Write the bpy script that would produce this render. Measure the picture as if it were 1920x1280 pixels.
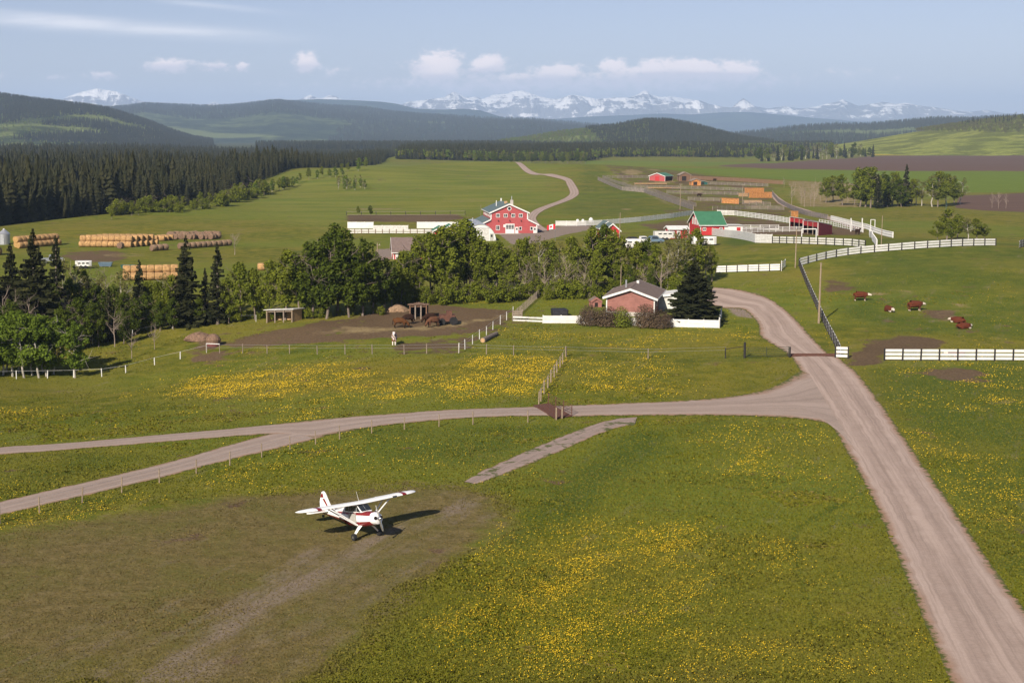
import bpy, bmesh, math, random
import numpy as np
from mathutils import Vector, Matrix, Euler
R = math.radians
for o in list(bpy.data.objects): bpy.data.objects.remove(o)
sc = bpy.context.scene
COL = sc.collection
# ---------------------------------------------------------------- camera (a photograph cropped off-centre: lens shift)
FPX, CX, CY, CAMH = 2560.0, 620.0, 470.0, 28.0
PITCH = math.atan(215.0 / FPX)
cam_d = bpy.data.cameras.new('camera'); cam = bpy.data.objects.new('camera', cam_d); COL.objects.link(cam)
cam.location = (0, 0, CAMH); cam.rotation_euler = (R(90) - PITCH, 0, 0)
cam_d.sensor_width = 36; cam_d.lens = 36 * FPX / 1920
cam_d.shift_x = (960 - CX) / 1920; cam_d.shift_y = -(640 - CY) / 1920
cam_d.clip_start = 0.5; cam_d.clip_end = 200000
sc.camera = cam
# ---------------------------------------------------------------- sun, sky, exposure
SUN_EL, SUN_AZ = R(31), R(59)            # shadows fall at SUN_AZ from +x towards +y
sun_d = bpy.data.lights.new('sun', 'SUN'); sun = bpy.data.objects.new('sun', sun_d); COL.objects.link(sun)
sun_d.energy = 5.0; sun_d.angle = R(0.53); sun_d.color = (1.0, 0.90, 0.76)
sdir = Vector((math.cos(SUN_AZ) * math.cos(SUN_EL), math.sin(SUN_AZ) * math.cos(SUN_EL), -math.sin(SUN_EL)))
sun.rotation_euler = sdir.to_track_quat('-Z', 'Y').to_euler()
sun.location = (-60, -80, 90)
sc.view_settings.view_transform = 'Standard'; sc.view_settings.look = 'None'
sc.view_settings.exposure = 0.70; sc.view_settings.gamma = 1.0; sc.view_settings.use_curve_mapping = False
sc.cycles.use_denoising = True
sc.cycles.max_bounces = 6; sc.cycles.diffuse_bounces = 3; sc.cycles.glossy_bounces = 2
sc.cycles.transmission_bounces = 4; sc.cycles.volume_bounces = 1; sc.cycles.transparent_max_bounces = 6
SKY_STRENGTH = 0.055

def ray(px, py):
    cp, sp = math.cos(PITCH), math.sin(PITCH)
    a, b = (px - CX) / FPX, (CY - py) / FPX
    return np.array([a, cp + b * sp, -sp + b * cp])

class NT:
    """short-hand for node trees"""
    def __init__(s, tree): s.t = tree; s.n = tree.nodes; s.l = tree.links
    def new(s, kind, **kw):
        n = s.n.new(kind)
        for k, v in kw.items(): setattr(n, k, v)
        return n
    def put(s, sock, v):
        if isinstance(v, bpy.types.NodeSocket): s.l.new(v, sock)
        elif v is not None:
            if isinstance(v, (tuple, list)) and len(v) == 3 and sock.type == 'RGBA': v = (*v, 1)
            sock.default_value = v
    def math(s, op, a, b=None, c=None, clamp=False):
        n = s.new('ShaderNodeMath', operation=op, use_clamp=clamp); s.put(n.inputs[0], a)
        if b is not None: s.put(n.inputs[1], b)
        if c is not None: s.put(n.inputs[2], c)
        return n.outputs[0]
    def mix(s, f, a, b, mode='MIX'):
        n = s.new('ShaderNodeMix', data_type='RGBA', blend_type=mode); n.clamp_factor = True
        s.put(n.inputs[0], f); s.put(n.inputs[6], a); s.put(n.inputs[7], b); return n.outputs[2]
    def step(s, v, lo, hi, a=0.0, b=1.0):
        n = s.new('ShaderNodeMapRange', interpolation_type='SMOOTHSTEP'); s.put(n.inputs[0], v)
        for i, x in enumerate((lo, hi, a, b)): s.put(n.inputs[i + 1], x)
        return n.outputs[0]
    def noise(s, scale, detail=4, rough=0.55, vec=None, dist=0.0, stretch=None):
        n = s.new('ShaderNodeTexNoise'); n.inputs['Scale'].default_value = scale
        n.inputs['Detail'].default_value = detail; n.inputs['Roughness'].default_value = rough
        n.inputs['Distortion'].default_value = dist
        v = vec if vec is not None else s.pos()
        if stretch:
            m = s.new('ShaderNodeMapping'); s.l.new(v, m.inputs[0]); m.inputs['Scale'].default_value = stretch[:3]
            if len(stretch) > 3: m.inputs['Rotation'].default_value = (0, 0, stretch[3])
            v = m.outputs[0]
        s.l.new(v, n.inputs['Vector']); return n.outputs[0]
    def pos(s):
        if not hasattr(s, '_p'): s._p = s.new('ShaderNodeNewGeometry').outputs['Position']
        return s._p
    def attr(s, name):
        n = s.new('ShaderNodeAttribute', attribute_name=name); return n
    def sep(s, v):
        n = s.new('ShaderNodeSeparateXYZ'); s.l.new(v, n.inputs[0]); return n.outputs
    def bump(s, h, strength=0.3, dist=0.05):
        n = s.new('ShaderNodeBump'); n.inputs['Strength'].default_value = strength; n.inputs['Distance'].default_value = dist
        s.l.new(h, n.inputs['Height']); return n.outputs[0]

# world: Nishita sky with a bank of small cumulus over the mountains and cirrus streaks
world = bpy.data.worlds.new('World'); sc.world = world; world.use_nodes = True
wt = NT(world.node_tree); wt.n.clear()
sky = wt.new('ShaderNodeTexSky'); sky.sky_type = 'NISHITA'; sky.sun_disc = False
sky.sun_elevation = SUN_EL; sky.sun_rotation = math.atan2(-sdir.x, -sdir.y)
sky.altitude = 1200; sky.air_density = 1.0; sky.dust_density = 0.6; sky.ozone_density = 1.0
wdir = wt.new('ShaderNodeTexCoord').outputs['Generated']
wx, wy, wz = wt.sep(wdir)
az = wt.math('ARCTAN2', wx, wy)
def azel(px, py):
    d = ray(px, py); return math.atan2(d[0], d[1]), d[2] / np.linalg.norm(d)
clouds = [(823,128,34,22,1.),(828,142,30,12,.7),(918,121,26,13,1.),(905,130,22,8,.8),(1045,134,40,11,.8),(1150,124,20,10,.9),(1185,133,38,8,.7),
          (1222,131,22,12,1.),(1290,127,44,13,1.),(1340,135,40,10,.8),(1382,136,28,16,1.),(318,123,42,10,.75),(402,125,32,8,.5),(455,126,14,8,.45),
          (576,120,19,16,.8),(630,135,24,12,.35),(188,142,30,7,.5),(108,146,22,6,.35),(-5,145,14,8,.6),(1080,158,330,15,.6),(1590,140,60,10,.3),(1700,150,60,7,.25),
          (740,122,40,8,.3),(1000,148,120,11,.62),(1230,147,160,12,.66),(500,158,60,7,.2)]
cn = wt.noise(1.0, 7, 0.62, wdir, stretch=(130, 130, 210))
cn2 = wt.noise(1.0, 3, 0.5, wdir, stretch=(40, 40, 100))
dens = None; tops = None
for (px, py, rx, ry, k) in clouds:
    a0, e0 = azel(px, py); ra, re = rx * 1.2 / FPX, ry * 1.25 / FPX
    u = wt.math('MULTIPLY', wt.math('SUBTRACT', az, a0), 1 / ra); v = wt.math('MULTIPLY', wt.math('SUBTRACT', wz, e0), 1 / re)
    q = wt.math('MULTIPLY_ADD', u, u, wt.math('MULTIPLY', v, v))
    g = wt.math('MULTIPLY', wt.math('EXPONENT', wt.math('MULTIPLY', q, -0.8)), k)
    gt = wt.math('MULTIPLY', g, v)
    dens = g if dens is None else wt.math('MAXIMUM', dens, g)
    tops = gt if tops is None else wt.math('ADD', tops, gt)
cd = wt.math('MULTIPLY_ADD', wt.math('SUBTRACT', cn, 0.5), 1.6, dens)
cmask = wt.math('MULTIPLY', wt.step(cd, 0.16, 0.66), wt.step(dens, 0.04, 0.3))
# cirrus: long thin streaks in the upper sky
cir = None
for (x0, y0, x1, y1, w, k) in [(-200, 22, 640, 76, 11, .9), (230, -6, 620, 32, 5, .75), (-200, 10, 420, 52, 7, .5), (900, -120, 2300, -40, 22, .3)]:
    a0, e0 = azel(x0, y0); a1, e1 = azel(x1, y1); sl = (e1 - e0) / (a1 - a0)
    dd = wt.math('SUBTRACT', wz, wt.math('MULTIPLY_ADD', az, sl, e0 - sl * a0))
    g = wt.math('EXPONENT', wt.math('MULTIPLY', wt.math('MULTIPLY', dd, dd), -1 / (w / FPX) ** 2))
    f = wt.math('MULTIPLY', wt.step(az, a0, a0 + .1), wt.step(az, a1, a1 - .12))
    g = wt.math('MULTIPLY', wt.math('MULTIPLY', g, f), k)
    cir = g if cir is None else wt.math('ADD', cir, g)
cin = wt.noise(1.0, 5, 0.6, wdir, stretch=(12, 12, 150))
cir = wt.math('MULTIPLY', cir, wt.step(cin, 0.25, 0.7, 0.35, 1.0))
CLOUD_LIT, CLOUD_SHADE = (20.5, 16.8, 15.2), (13.4, 11.6, 11.8)
ccol = wt.mix(wt.step(wt.math('MULTIPLY_ADD', wt.math('SUBTRACT', cn2, .5), .8, tops), -0.25, 0.55), CLOUD_SHADE, CLOUD_LIT)
tinted = wt.mix(1.0, sky.outputs[0], (1.09, .94, 1.05), 'MULTIPLY')
skyc = wt.mix(wt.math('MINIMUM', cir, 1.0), tinted, (13.0, 12.6, 12.8))
skyc = wt.mix(wt.math('MULTIPLY', cmask, 0.8), skyc, ccol)
bg = wt.new('ShaderNodeBackground'); wt.put(bg.inputs[0], skyc); bg.inputs[1].default_value = SKY_STRENGTH
wo = wt.new('ShaderNodeOutputWorld'); wt.l.new(bg.outputs[0], wo.inputs[0])

# ---------------------------------------------------------------- mesh helpers
def tag(o, label=None, cat=None, group=None, kind=None):
    if label: o['label'] = label
    if cat: o['category'] = cat
    if group: o['group'] = group
    if kind: o['kind'] = kind
    return o
def thing(name, loc, label, cat, group=None, rz=0.0):
    o = bpy.data.objects.new(name, None); COL.objects.link(o); o.location = loc; o.rotation_euler = (0, 0, rz)
    o.empty_display_size = 0.2
    return tag(o, label, cat, group)
def link(name, data, parent=None, loc=(0, 0, 0), rot=(0, 0, 0), scale=(1, 1, 1)):
    o = bpy.data.objects.new(name, data); COL.objects.link(o); o.location = loc; o.rotation_euler = rot; o.scale = scale
    if parent: o.parent = parent
    return o
def dup(root, loc, rz=0.0, scale=1.0, label=None, group=None):
    def cp(o, p):
        c = o.copy(); COL.objects.link(c); c.parent = p
        for ch in o.children: cp(ch, c)
        return c
    r = cp(root, None); r.location = loc; r.rotation_euler = (0, 0, rz)
    r.scale = (scale,) * 3 if not isinstance(scale, (tuple, list)) else scale
    if label: r['label'] = label
    if group: r['group'] = group
    return r
def np_mesh(name, v, f, mats=(), attrs=None, smooth=False, mi=None):
    """mesh from numpy arrays, f = (n,3) or (n,4)"""
    v = np.asarray(v, np.float32); f = np.asarray(f, np.int32); k = f.shape[1]
    m = bpy.data.meshes.new(name); m.vertices.add(len(v)); m.vertices.foreach_set('co', v.ravel())
    m.loops.add(f.size); m.loops.foreach_set('vertex_index', f.ravel())
    m.polygons.add(len(f)); m.polygons.foreach_set('loop_start', np.arange(0, f.size, k, dtype=np.int32))
    if mi is not None: m.polygons.foreach_set('material_index', np.asarray(mi, np.int32))
    m.update(calc_edges=True)
    if smooth: m.polygons.foreach_set('use_smooth', np.ones(len(f), bool))
    for a, val in (attrs or {}).items():
        val = np.asarray(val, np.float32)
        if val.ndim == 1: m.attributes.new(a, 'FLOAT', 'POINT').data.foreach_set('value', val)
        else: m.attributes.new(a, 'FLOAT_COLOR', 'POINT').data.foreach_set('color', np.c_[val, np.ones(len(val))].astype(np.float32).ravel())
    for x in mats: m.materials.append(x)
    return m
class MB:
    """collects boxes, tubes, prisms; builds ONE mesh"""
    def __init__(s): s.v = []; s.f = []; s.m = []
    def add(s, v, f, m=0):
        b = len(s.v); s.v += [tuple(map(float, p)) for p in v]; s.f += [tuple(i + b for i in q) for q in f]; s.m += [m] * len(f); return s
    def box(s, c, size, rz=0.0, m=0, rot=None):
        M = (rot.to_matrix() if rot else Matrix.Rotation(rz, 3, 'Z')); c = Vector(c); h = [x / 2 for x in size]
        p = [c + M @ Vector((sx * h[0], sy * h[1], sz * h[2])) for sx in (-1, 1) for sy in (-1, 1) for sz in (-1, 1)]
        return s.add(p, [(0, 1, 3, 2), (4, 6, 7, 5), (0, 4, 5, 1), (2, 3, 7, 6), (0, 2, 6, 4), (1, 5, 7, 3)], m)
    def tube(s, p0, p1, r0, r1=None, n=8, m=0, caps=True):
        p0, p1 = Vector(p0), Vector(p1); r1 = r0 if r1 is None else r1
        d = (p1 - p0); d.normalize() if d.length else None
        a = d.orthogonal().normalized(); b = d.cross(a)
        v = [p + (a * math.cos(2 * math.pi * i / n) + b * math.sin(2 * math.pi * i / n)) * r for p, r in ((p0, r0), (p1, r1)) for i in range(n)]
        f = [(i, (i + 1) % n, n + (i + 1) % n, n + i) for i in range(n)]
        if caps: f += [tuple(range(n - 1, -1, -1)), tuple(range(n, 2 * n))]
        return s.add(v, f, m)
    def prism(s, poly, ext, m=0):
        """poly: 3D points of one face, ext: extrusion vector"""
        n = len(poly); ext = Vector(ext); v = [Vector(p) for p in poly]; v += [p + ext for p in v]
        return s.add(v, [tuple(range(n - 1, -1, -1)), tuple(range(n, 2 * n))] + [(i, (i + 1) % n, n + (i + 1) % n, n + i) for i in range(n)], m)
    def loft(s, rings, m=0, caps=True, mats=None):
        n = len(rings[0]); v = [p for r in rings for p in r]; f = []; mm = []
        for k in range(len(rings) - 1):
            for i in range(n):
                f.append((k * n + i, k * n + (i + 1) % n, (k + 1) * n + (i + 1) % n, (k + 1) * n + i)); mm.append(mats(k, i) if mats else m)
        if caps:
            f += [tuple(range(n - 1, -1, -1)), tuple(range((len(rings) - 1) * n, len(rings) * n))]
            mm += [mats(0, -1) if mats else m, mats(len(rings) - 2, -1) if mats else m]
        b = len(s.v); s.v += [tuple(map(float, p)) for p in v]; s.f += [tuple(i + b for i in q) for q in f]; s.m += mm; return s
    def mesh(s, name, *mats, smooth=False, fix=True):
        m = bpy.data.meshes.new(name); m.from_pydata(s.v, [], s.f); m.update()
        for x in mats: m.materials.append(x)
        m.polygons.foreach_set('material_index', s.m)
        if fix:
            bm = bmesh.new(); bm.from_mesh(m); bmesh.ops.recalc_face_normals(bm, faces=bm.faces); bm.to_mesh(m); bm.free()
        if smooth:
            for p in m.polygons: p.use_smooth = True
            m.set_sharp_from_angle(angle=R(40))
        return m
    def build(s, name, mat, parent=None, loc=(0, 0, 0), rot=(0, 0, 0), smooth=False):
        mats = mat if isinstance(mat, (list, tuple)) else [mat]
        return link(name, s.mesh(name, *mats, smooth=smooth), parent, loc, rot)
def copies(parent, name, mesh, places):
    for (loc, rot, scale) in places: link(name, mesh, parent, loc, rot, scale)

# ---------------------------------------------------------------- plain materials
def mat(name, col, rough=0.7, var=0.15, scale=3.0, metal=0.0, bump=0.0, spec=0.3, col2=None, stretch=None):
    m = bpy.data.materials.new(name); m.use_nodes = True; t = NT(m.node_tree)
    b = m.node_tree.nodes['Principled BSDF']; b.inputs['Roughness'].default_value = rough; b.inputs['Metallic'].default_value = metal
    b.inputs['Specular IOR Level'].default_value = spec
    oi = t.new('ShaderNodeObjectInfo'); tc = t.new('ShaderNodeTexCoord').outputs['Object']
    n = t.noise(scale, 5, 0.6, t.pos(), stretch=stretch)
    lo = tuple(c * (1 - var) for c in col); hi = tuple(min(1, c * (1 + var)) for c in col)
    c = t.mix(t.step(n, 0.3, 0.7), lo, col2 or hi)
    c = t.mix(t.math('MULTIPLY', oi.outputs['Random'], var), c, tuple(x * 0.75 for x in col))
    t.put(b.inputs['Base Color'], c)
    if bump: t.put(b.inputs['Normal'], t.bump(t.noise(scale * 4, 4, .6, t.pos(), stretch=stretch), bump, 0.03))
    return m
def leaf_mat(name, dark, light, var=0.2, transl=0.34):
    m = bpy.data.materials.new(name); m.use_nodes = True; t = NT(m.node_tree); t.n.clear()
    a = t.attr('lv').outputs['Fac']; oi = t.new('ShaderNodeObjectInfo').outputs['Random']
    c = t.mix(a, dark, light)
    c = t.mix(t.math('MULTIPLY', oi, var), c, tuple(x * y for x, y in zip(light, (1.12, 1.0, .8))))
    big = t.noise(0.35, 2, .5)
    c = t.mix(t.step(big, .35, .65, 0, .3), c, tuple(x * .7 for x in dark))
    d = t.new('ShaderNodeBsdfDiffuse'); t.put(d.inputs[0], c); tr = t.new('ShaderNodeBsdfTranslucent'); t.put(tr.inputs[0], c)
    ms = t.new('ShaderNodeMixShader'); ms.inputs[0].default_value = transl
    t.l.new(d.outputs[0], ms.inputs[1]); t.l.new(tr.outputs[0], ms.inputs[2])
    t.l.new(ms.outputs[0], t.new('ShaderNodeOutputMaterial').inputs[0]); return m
M = dict(
    white=mat('white_paint', (.62, .61, .585), .55, .08, 1.5), white_old=mat('weathered_white_paint', (.52, .51, .48), .7, .2, 2.0),
    black=mat('black_post', (.022, .02, .02), .8, .3), wood=mat('weathered_wood', (.24, .19, .15), .9, .3, 6, bump=.3),
    wood_pale=mat('pale_post_wood', (.25, .19, .13), .9, .25, 6), wood_brown=mat('brown_post_wood', (.16, .09, .055), .9, .25, 5),
    grey_board=mat('grey_weathered_boards', (.23, .20, .185), .9, .35, .8, col2=(.29, .24, .21)),
    orange_wood=mat('orange_stained_wood', (.42, .18, .055), .8, .3, 2), tan_wood=mat('tan_boards', (.40, .25, .13), .85, .25, 3),
    red_barn=mat('barn_red_siding', (.34, .068, .070), .75, .10, .9, stretch=(1, 1, 12)), red=mat('bright_red_siding', (.40, .025, .028), .7, .12, .9),
    brick=mat('salmon_lap_siding', (.255, .112, .092), .8, .12, 1.2), green_roof=mat('green_metal_roof', (.098, .132, .120), .5, .12, .7),
    green_bright=mat('bright_green_metal_roof', (.05, .16, .085), .5, .1, .7), brown_roof=mat('brown_shingle_roof', (.155, .112, .098), .9, .15, 2, bump=.3),
    grey_roof=mat('grey_brown_shingles', (.165, .122, .102), .9, .18, 2.5, bump=.3), galv=mat('galvanised_steel', (.45, .46, .48), .4, .12, .6, metal=.6),
    glass=mat('dark_window_glass', (.025, .03, .035), .08, .3, .5, spec=.6), dark=mat('shade_black', (.018, .014, .012), .9, .2),  # dark: near-black colour standing in for shade in holes and interiors
    steel=mat('dark_green_pipe', (.03, .045, .03), .5, .2), rust=mat('rusty_pipe', (.11, .048, .032), .85, .3, 4), concrete=mat('pale_concrete', (.42, .38, .34), .9, .1, 1.5),
    hay=mat('straw_bale', (.36, .215, .092), .95, .35, 2.2, bump=.6), hay_old=mat('old_grey_bale', (.25, .165, .10), .95, .3, 2.5, bump=.6),
    hay_end=mat('straw_bale_end', (.36, .22, .08), .95, .25, 5, bump=.6), maroon=mat('maroon_aircraft_paint', (.19, .018, .02), .25, .06, spec=.5),
    plane_white=mat('white_aircraft_paint', (.80, .79, .77), .28, .03, spec=.5), rubber=mat('black_rubber', (.015, .015, .016), .8, .2),
    metal=mat('polished_metal', (.6, .6, .6), .25, .05, metal=.9), plane_grey=mat('grey_walk_panel', (.36, .35, .32), .6, .08),
    flag_red=mat('flag_red_cloth', (.52, .012, .025), .8, .06), flag_white=mat('flag_white_cloth', (.75, .75, .75), .8, .04),
    bark=mat('grey_brown_bark', (.17, .135, .11), .95, .3, 4), birch=mat('pale_aspen_bark', (.50, .46, .39), .9, .3, 2.5, col2=(.30, .27, .23)),
    bare=mat('leafless_grey_twigs', (.26, .205, .165), .95, .2, 2), twig=mat('purple_brown_twigs', (.135, .085, .07), .95, .25, 2),
    brush=mat('dead_brush', (.17, .105, .07), .95, .35, 4, bump=.6), tarp=mat('black_cover', (.025, .025, .03), .6, .2),
    blue=mat('blue_plastic', (.10, .15, .2), .6, .1), teal=mat('green_plastic', (.02, .09, .075), .6, .1), red_metal=mat('red_painted_metal', (.13, .04, .035), .6, .2),
)
M['leaf_poplar'] = leaf_mat('poplar_leaves', (.080, .108, .012), (.23, .255, .034))
M['leaf_dark'] = leaf_mat('dark_poplar_leaves', (.038, .060, .009), (.125, .158, .022))
M['leaf_aspen'] = leaf_mat('young_aspen_leaves', (.08, .125, .016), (.17, .235, .032))
M['leaf_pale'] = leaf_mat('thin_pale_leaves', (.10, .105, .035), (.20, .185, .065))
M['needle'] = leaf_mat('spruce_needles', (.014, .019, .009), (.055, .056, .024), .25, .08)
M['needle_far'] = leaf_mat('conifer_needles', (.012, .017, .010), (.050, .050, .024), .5, .08)
M['twig_leaf'] = leaf_mat('budding_twigs', (.06, .044, .028), (.125, .09, .06), .3, .1)
# ---------------------------------------------------------------- terrain
def flat(px, py, z=0.0):
    d = ray(px, py); t = (z - CAMH) / d[2]; return np.array([d[0] * t, d[1] * t])
def poly(pts, z=0.0): return np.array([flat(x, y, z) for x, y in pts])
def sdf(P, x, y):
    """signed distance to polygon, positive inside"""
    x = np.asarray(x, float); y = np.asarray(y, float); d = np.full(x.shape, 1e18); ins = np.zeros(x.shape, bool)
    for i in range(len(P)):
        (ax, ay), (bx, by) = P[i], P[(i + 1) % len(P)]; ex, ey = bx - ax, by - ay
        t = np.clip(((x - ax) * ex + (y - ay) * ey) / (ex * ex + ey * ey + 1e-12), 0, 1)
        d = np.minimum(d, (x - ax - t * ex) ** 2 + (y - ay - t * ey) ** 2)
        c = ((ay > y) != (by > y)) & (x < (bx - ax) * (y - ay) / (by - ay + 1e-12) + ax); ins ^= c
    d = np.sqrt(d); return np.where(ins, d, -d)
def sst(v, a, b):
    t = np.clip((v - a) / (b - a), 0, 1); return t * t * (3 - 2 * t)
BLUFF = [(-420, 486), (-200, 455), (0, 428), (170, 408), (300, 396), (400, 385), (470, 368), (520, 354), (600, 334), (680, 318), (740, 308)]
VALLEY = np.vstack([poly(BLUFF), poly([(760, 282), (300, 278), (-700, 278), (-1500, 420)])])
DIP = flat(120, 655); RISE = flat(1760, 520); KNOLL = flat(790, 333)
def H(x, y):
    x = np.asarray(x, float); y = np.asarray(y, float); r = np.hypot(x, y)
    z = 0.22 * np.sin(x / 23 + .7) * np.sin(y / 31 + .4) * np.clip(r / 200, 0.2, 1)
    z = z + 1.2 * np.sin(x / 190 + 1.1) * np.sin(y / 230 + 2.) * sst(r, 380, 900)
    z = z + .9 * np.sin(x / 71 + y / 160 + .6) * np.sin(y / 97 - x / 210 + 1.) * sst(r, 230, 480) + 1.6 * np.sin(x / 120 - y / 140) * sst(r, 500, 800)
    z = z - 10.0 * sst(sdf(VALLEY, x, y), 0, 75)
    g = lambda c, a, b: np.exp(-((x - c[0]) / a) ** 2 - ((y - c[1]) / b) ** 2)
    z = z - 4.6 * g(DIP, 27, 42) + 6.5 * g(RISE, 60, 72) + (10.0 + 2.3 * np.sin(x / 38 + y / 95) + 1.2 * np.sin(x / 21 - y / 60 + 1.)) * g(KNOLL, 170, 210)
    return z
def G(px, py):
    """pixel -> point on the ground"""
    d = ray(px, py); z = 0.0
    for _ in range(25):
        t = (z - CAMH) / d[2]; z = .5 * z + .5 * float(H(d[0] * t, d[1] * t))
    t = (z - CAMH) / d[2]; return Vector((d[0] * t, d[1] * t, float(H(d[0] * t, d[1] * t))))
def on(x, y, dz=0.0): return Vector((x, y, float(H(x, y)) + dz))
def mpp(p): return p[1] / FPX            # metres per photo pixel at a point
def proj(p):
    x, y, z = p[0], p[1], p[2] - CAMH; cp, sp = math.cos(PITCH), math.sin(PITCH)
    dep = y * cp - z * sp; return CX + FPX * x / dep, CY - FPX * (y * sp + z * cp) / dep

azs = np.concatenate([np.radians(np.linspace(-180, -34, 40)[:-1]), np.radians(np.linspace(-34, 46, 430)), np.radians(np.linspace(46, 180, 36)[1:-1])])
rs = np.concatenate([[2, 10, 25, 40], np.geomspace(52, 1500, 440), np.geomspace(1515, 30000, 120)])
A_, R_ = np.meshgrid(azs, rs); gx, gy = (R_ * np.sin(A_)).ravel(), (R_ * np.cos(A_)).ravel(); gz = H(gx, gy)
gz = gz - 6.0 * sst(np.hypot(gx, gy), 4000, 9000)
na, nr = len(azs), len(rs); ii, jj = np.meshgrid(np.arange(nr - 1), np.arange(na), indexing='ij'); j2 = (jj + 1) % na
gf = np.stack([ii * na + jj, ii * na + j2, (ii + 1) * na + j2, (ii + 1) * na + jj], -1).reshape(-1, 4)[:, ::-1]
def mask(polys, w):
    out = np.zeros(len(gx))
    for p in polys:
        k = 1.0
        if isinstance(p, tuple) and isinstance(p[-1], float): p, k = p
        out = np.maximum(out, k * sst(sdf(poly(p), gx, gy), -w, w))
    return out
def blob(cx, cy, rx, ry, n=10): return [(cx + rx * math.cos(2 * math.pi * i / n), cy + ry * math.sin(2 * math.pi * i / n)) for i in range(n)]
P_DRY = [[(-600, 1120), (-200, 1035), (0, 1000), (250, 960), (420, 935), (560, 920), (720, 912), (830, 905), (910, 912), (950, 935), (925, 985), (850, 1058), (740, 1140), (640, 1230), (560, 1310), (400, 1500), (-900, 1500)],
         ([(560, 905), (760, 890), (900, 905), (700, 925)], .6)]
P_BARE = [([(620, 1060), (700, 1010), (800, 975), (900, 925), (930, 950), (850, 1020), (720, 1100), (560, 1220), (480, 1300), (330, 1300)], .34), ([(200, 1290), (330, 1190), (470, 1110), (590, 1040), (720, 990), (860, 930), (900, 945), (760, 1010), (640, 1080), (520, 1160), (400, 1250), (330, 1300)], .62),
          ([(-50, 1300), (120, 1210), (330, 1120), (300, 1180), (120, 1300)], .4)]
P_FLOWER = [([(370, 668), (1045, 668), (1005, 740), (860, 745), (600, 745), (420, 720), (340, 700)], 1.6), ([(110, 770), (260, 740), (560, 745), (560, 775), (250, 800), (110, 805)], .7),
            ([(440, 900), (540, 880), (760, 870), (780, 900), (620, 915), (450, 925)], .75), ([(0, 830), (420, 820), (200, 880), (0, 925)], .5), ([(-50, 985), (330, 905), (640, 832), (560, 880), (300, 935), (0, 1000)], .55),
            ([(930, 990), (1120, 965), (1330, 985), (1360, 1060), (1250, 1180), (1060, 1250), (860, 1300), (640, 1300), (800, 1160)], .85), ([(900, 960), (980, 900), (1080, 850), (1060, 900), (960, 1000)], .5),
            ([(1230, 800), (1480, 800), (1560, 900), (1250, 880)], .45), ([(1700, 800), (1900, 880), (1960, 1050), (1870, 980), (1760, 860)], .75), ([(1350, 1000), (1640, 1000), (1740, 1200), (1760, 1300), (1200, 1300)], .5),
            ([(940, 622), (1420, 625), (1470, 660), (1060, 660)], .8), ([(1070, 675), (1480, 680), (1400, 730), (1060, 745)], .6), ([(855, 555), (985, 552), (960, 580), (850, 572)], .9), ([(1000, 560), (1130, 562), (1130, 580), (985, 590)], .75),
            ([(0, 690), (240, 690), (100, 730), (0, 740)], .45), ([(1530, 590), (1560, 625), (1550, 640), (1525, 600)], .9), ([(1620, 690), (1920, 690), (1920, 800), (1700, 760)], .3),
            ([(70, 428), (300, 420), (320, 432), (110, 445)], .85), ([(780, 372), (900, 370), (1010, 378), (990, 395), (700, 385)], .6), ([(1100, 305), (1300, 300), (1320, 325), (1110, 325)], .5), ([(1740, 395), (1900, 400), (1900, 440), (1760, 410)], .5),
            ([(1330, 330), (1480, 328), (1480, 336), (1330, 334)], .5), ([(1180, 372), (1270, 380), (1280, 392), (1200, 385)], .5), ([(280, 625), (300, 625), (260, 665), (250, 660)], .6), ([(680, 385), (760, 383), (760, 390), (680, 390)], .5)]
P_DIRT = [([(400, 618), (560, 602), (740, 585), (800, 575), (960, 588), (955, 602), (905, 625), (800, 632), (640, 630), (450, 628)], .92), ([(760, 640), (900, 625), (945, 607), (950, 612), (870, 660), (700, 655)], .62), ([(350, 612), (420, 610), (430, 640), (360, 638)], .7),
          ([(1600, 672), (1640, 648), (1700, 640), (1770, 652), (1760, 665), (1660, 668), (1655, 690), (1600, 690)], 1.), (blob(1568, 570, 32, 8), .8), (blob(1815, 580, 26, 5), .75), (blob(1765, 613, 28, 7), .9), (blob(1722, 597, 20, 4), .6), (blob(1790, 708, 55, 14), .7), (blob(1690, 586, 50, 4), .4), (blob(1620, 632, 16, 6), .7),
          ([(650, 404), (855, 404), (875, 413), (820, 420), (650, 418)], 1.), ([(1340, 408), (1410, 412), (1480, 425), (1560, 430), (1620, 438), (1610, 452), (1450, 450), (1340, 448), (1240, 440), (1200, 425)], .75), ([(1390, 442), (1560, 444), (1600, 452), (1420, 454), (1360, 462), (1330, 450)], 1.),
          ([(1125, 334), (1250, 336), (1300, 340), (1440, 345), (1450, 362), (1510, 402), (1460, 406), (1310, 402), (1290, 388), (1210, 358), (1160, 352)], .5), (blob(180, 480, 60, 12), .85), (blob(1270, 398, 30, 6), .5), ([(350, 618), (420, 615), (560, 640), (860, 652), (860, 660), (400, 660)], .3)]
P_PLOW = [[(1345, 312), (1480, 301), (1640, 293), (1930, 292), (2600, 291), (2600, 318), (1930, 320), (1600, 322), (1440, 322)], [(1800, 362), (1930, 356), (2500, 350), (2500, 395), (1930, 392), (1850, 390), (1790, 384)]]
P_CROP = [[(1100, 322), (1430, 326), (1600, 323), (1930, 321), (2600, 319), (2600, 350), (1930, 355), (1800, 356), (1560, 345), (1300, 336), (1150, 331)], ([(1400, 300), (1480, 300), (1340, 312), (1100, 320), (1090, 300)], .6)]
P_YELLOW = [[(1630, 286), (1930, 286), (2600, 286), (2600, 291), (1930, 291.8), (1630, 291)]]
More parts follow.
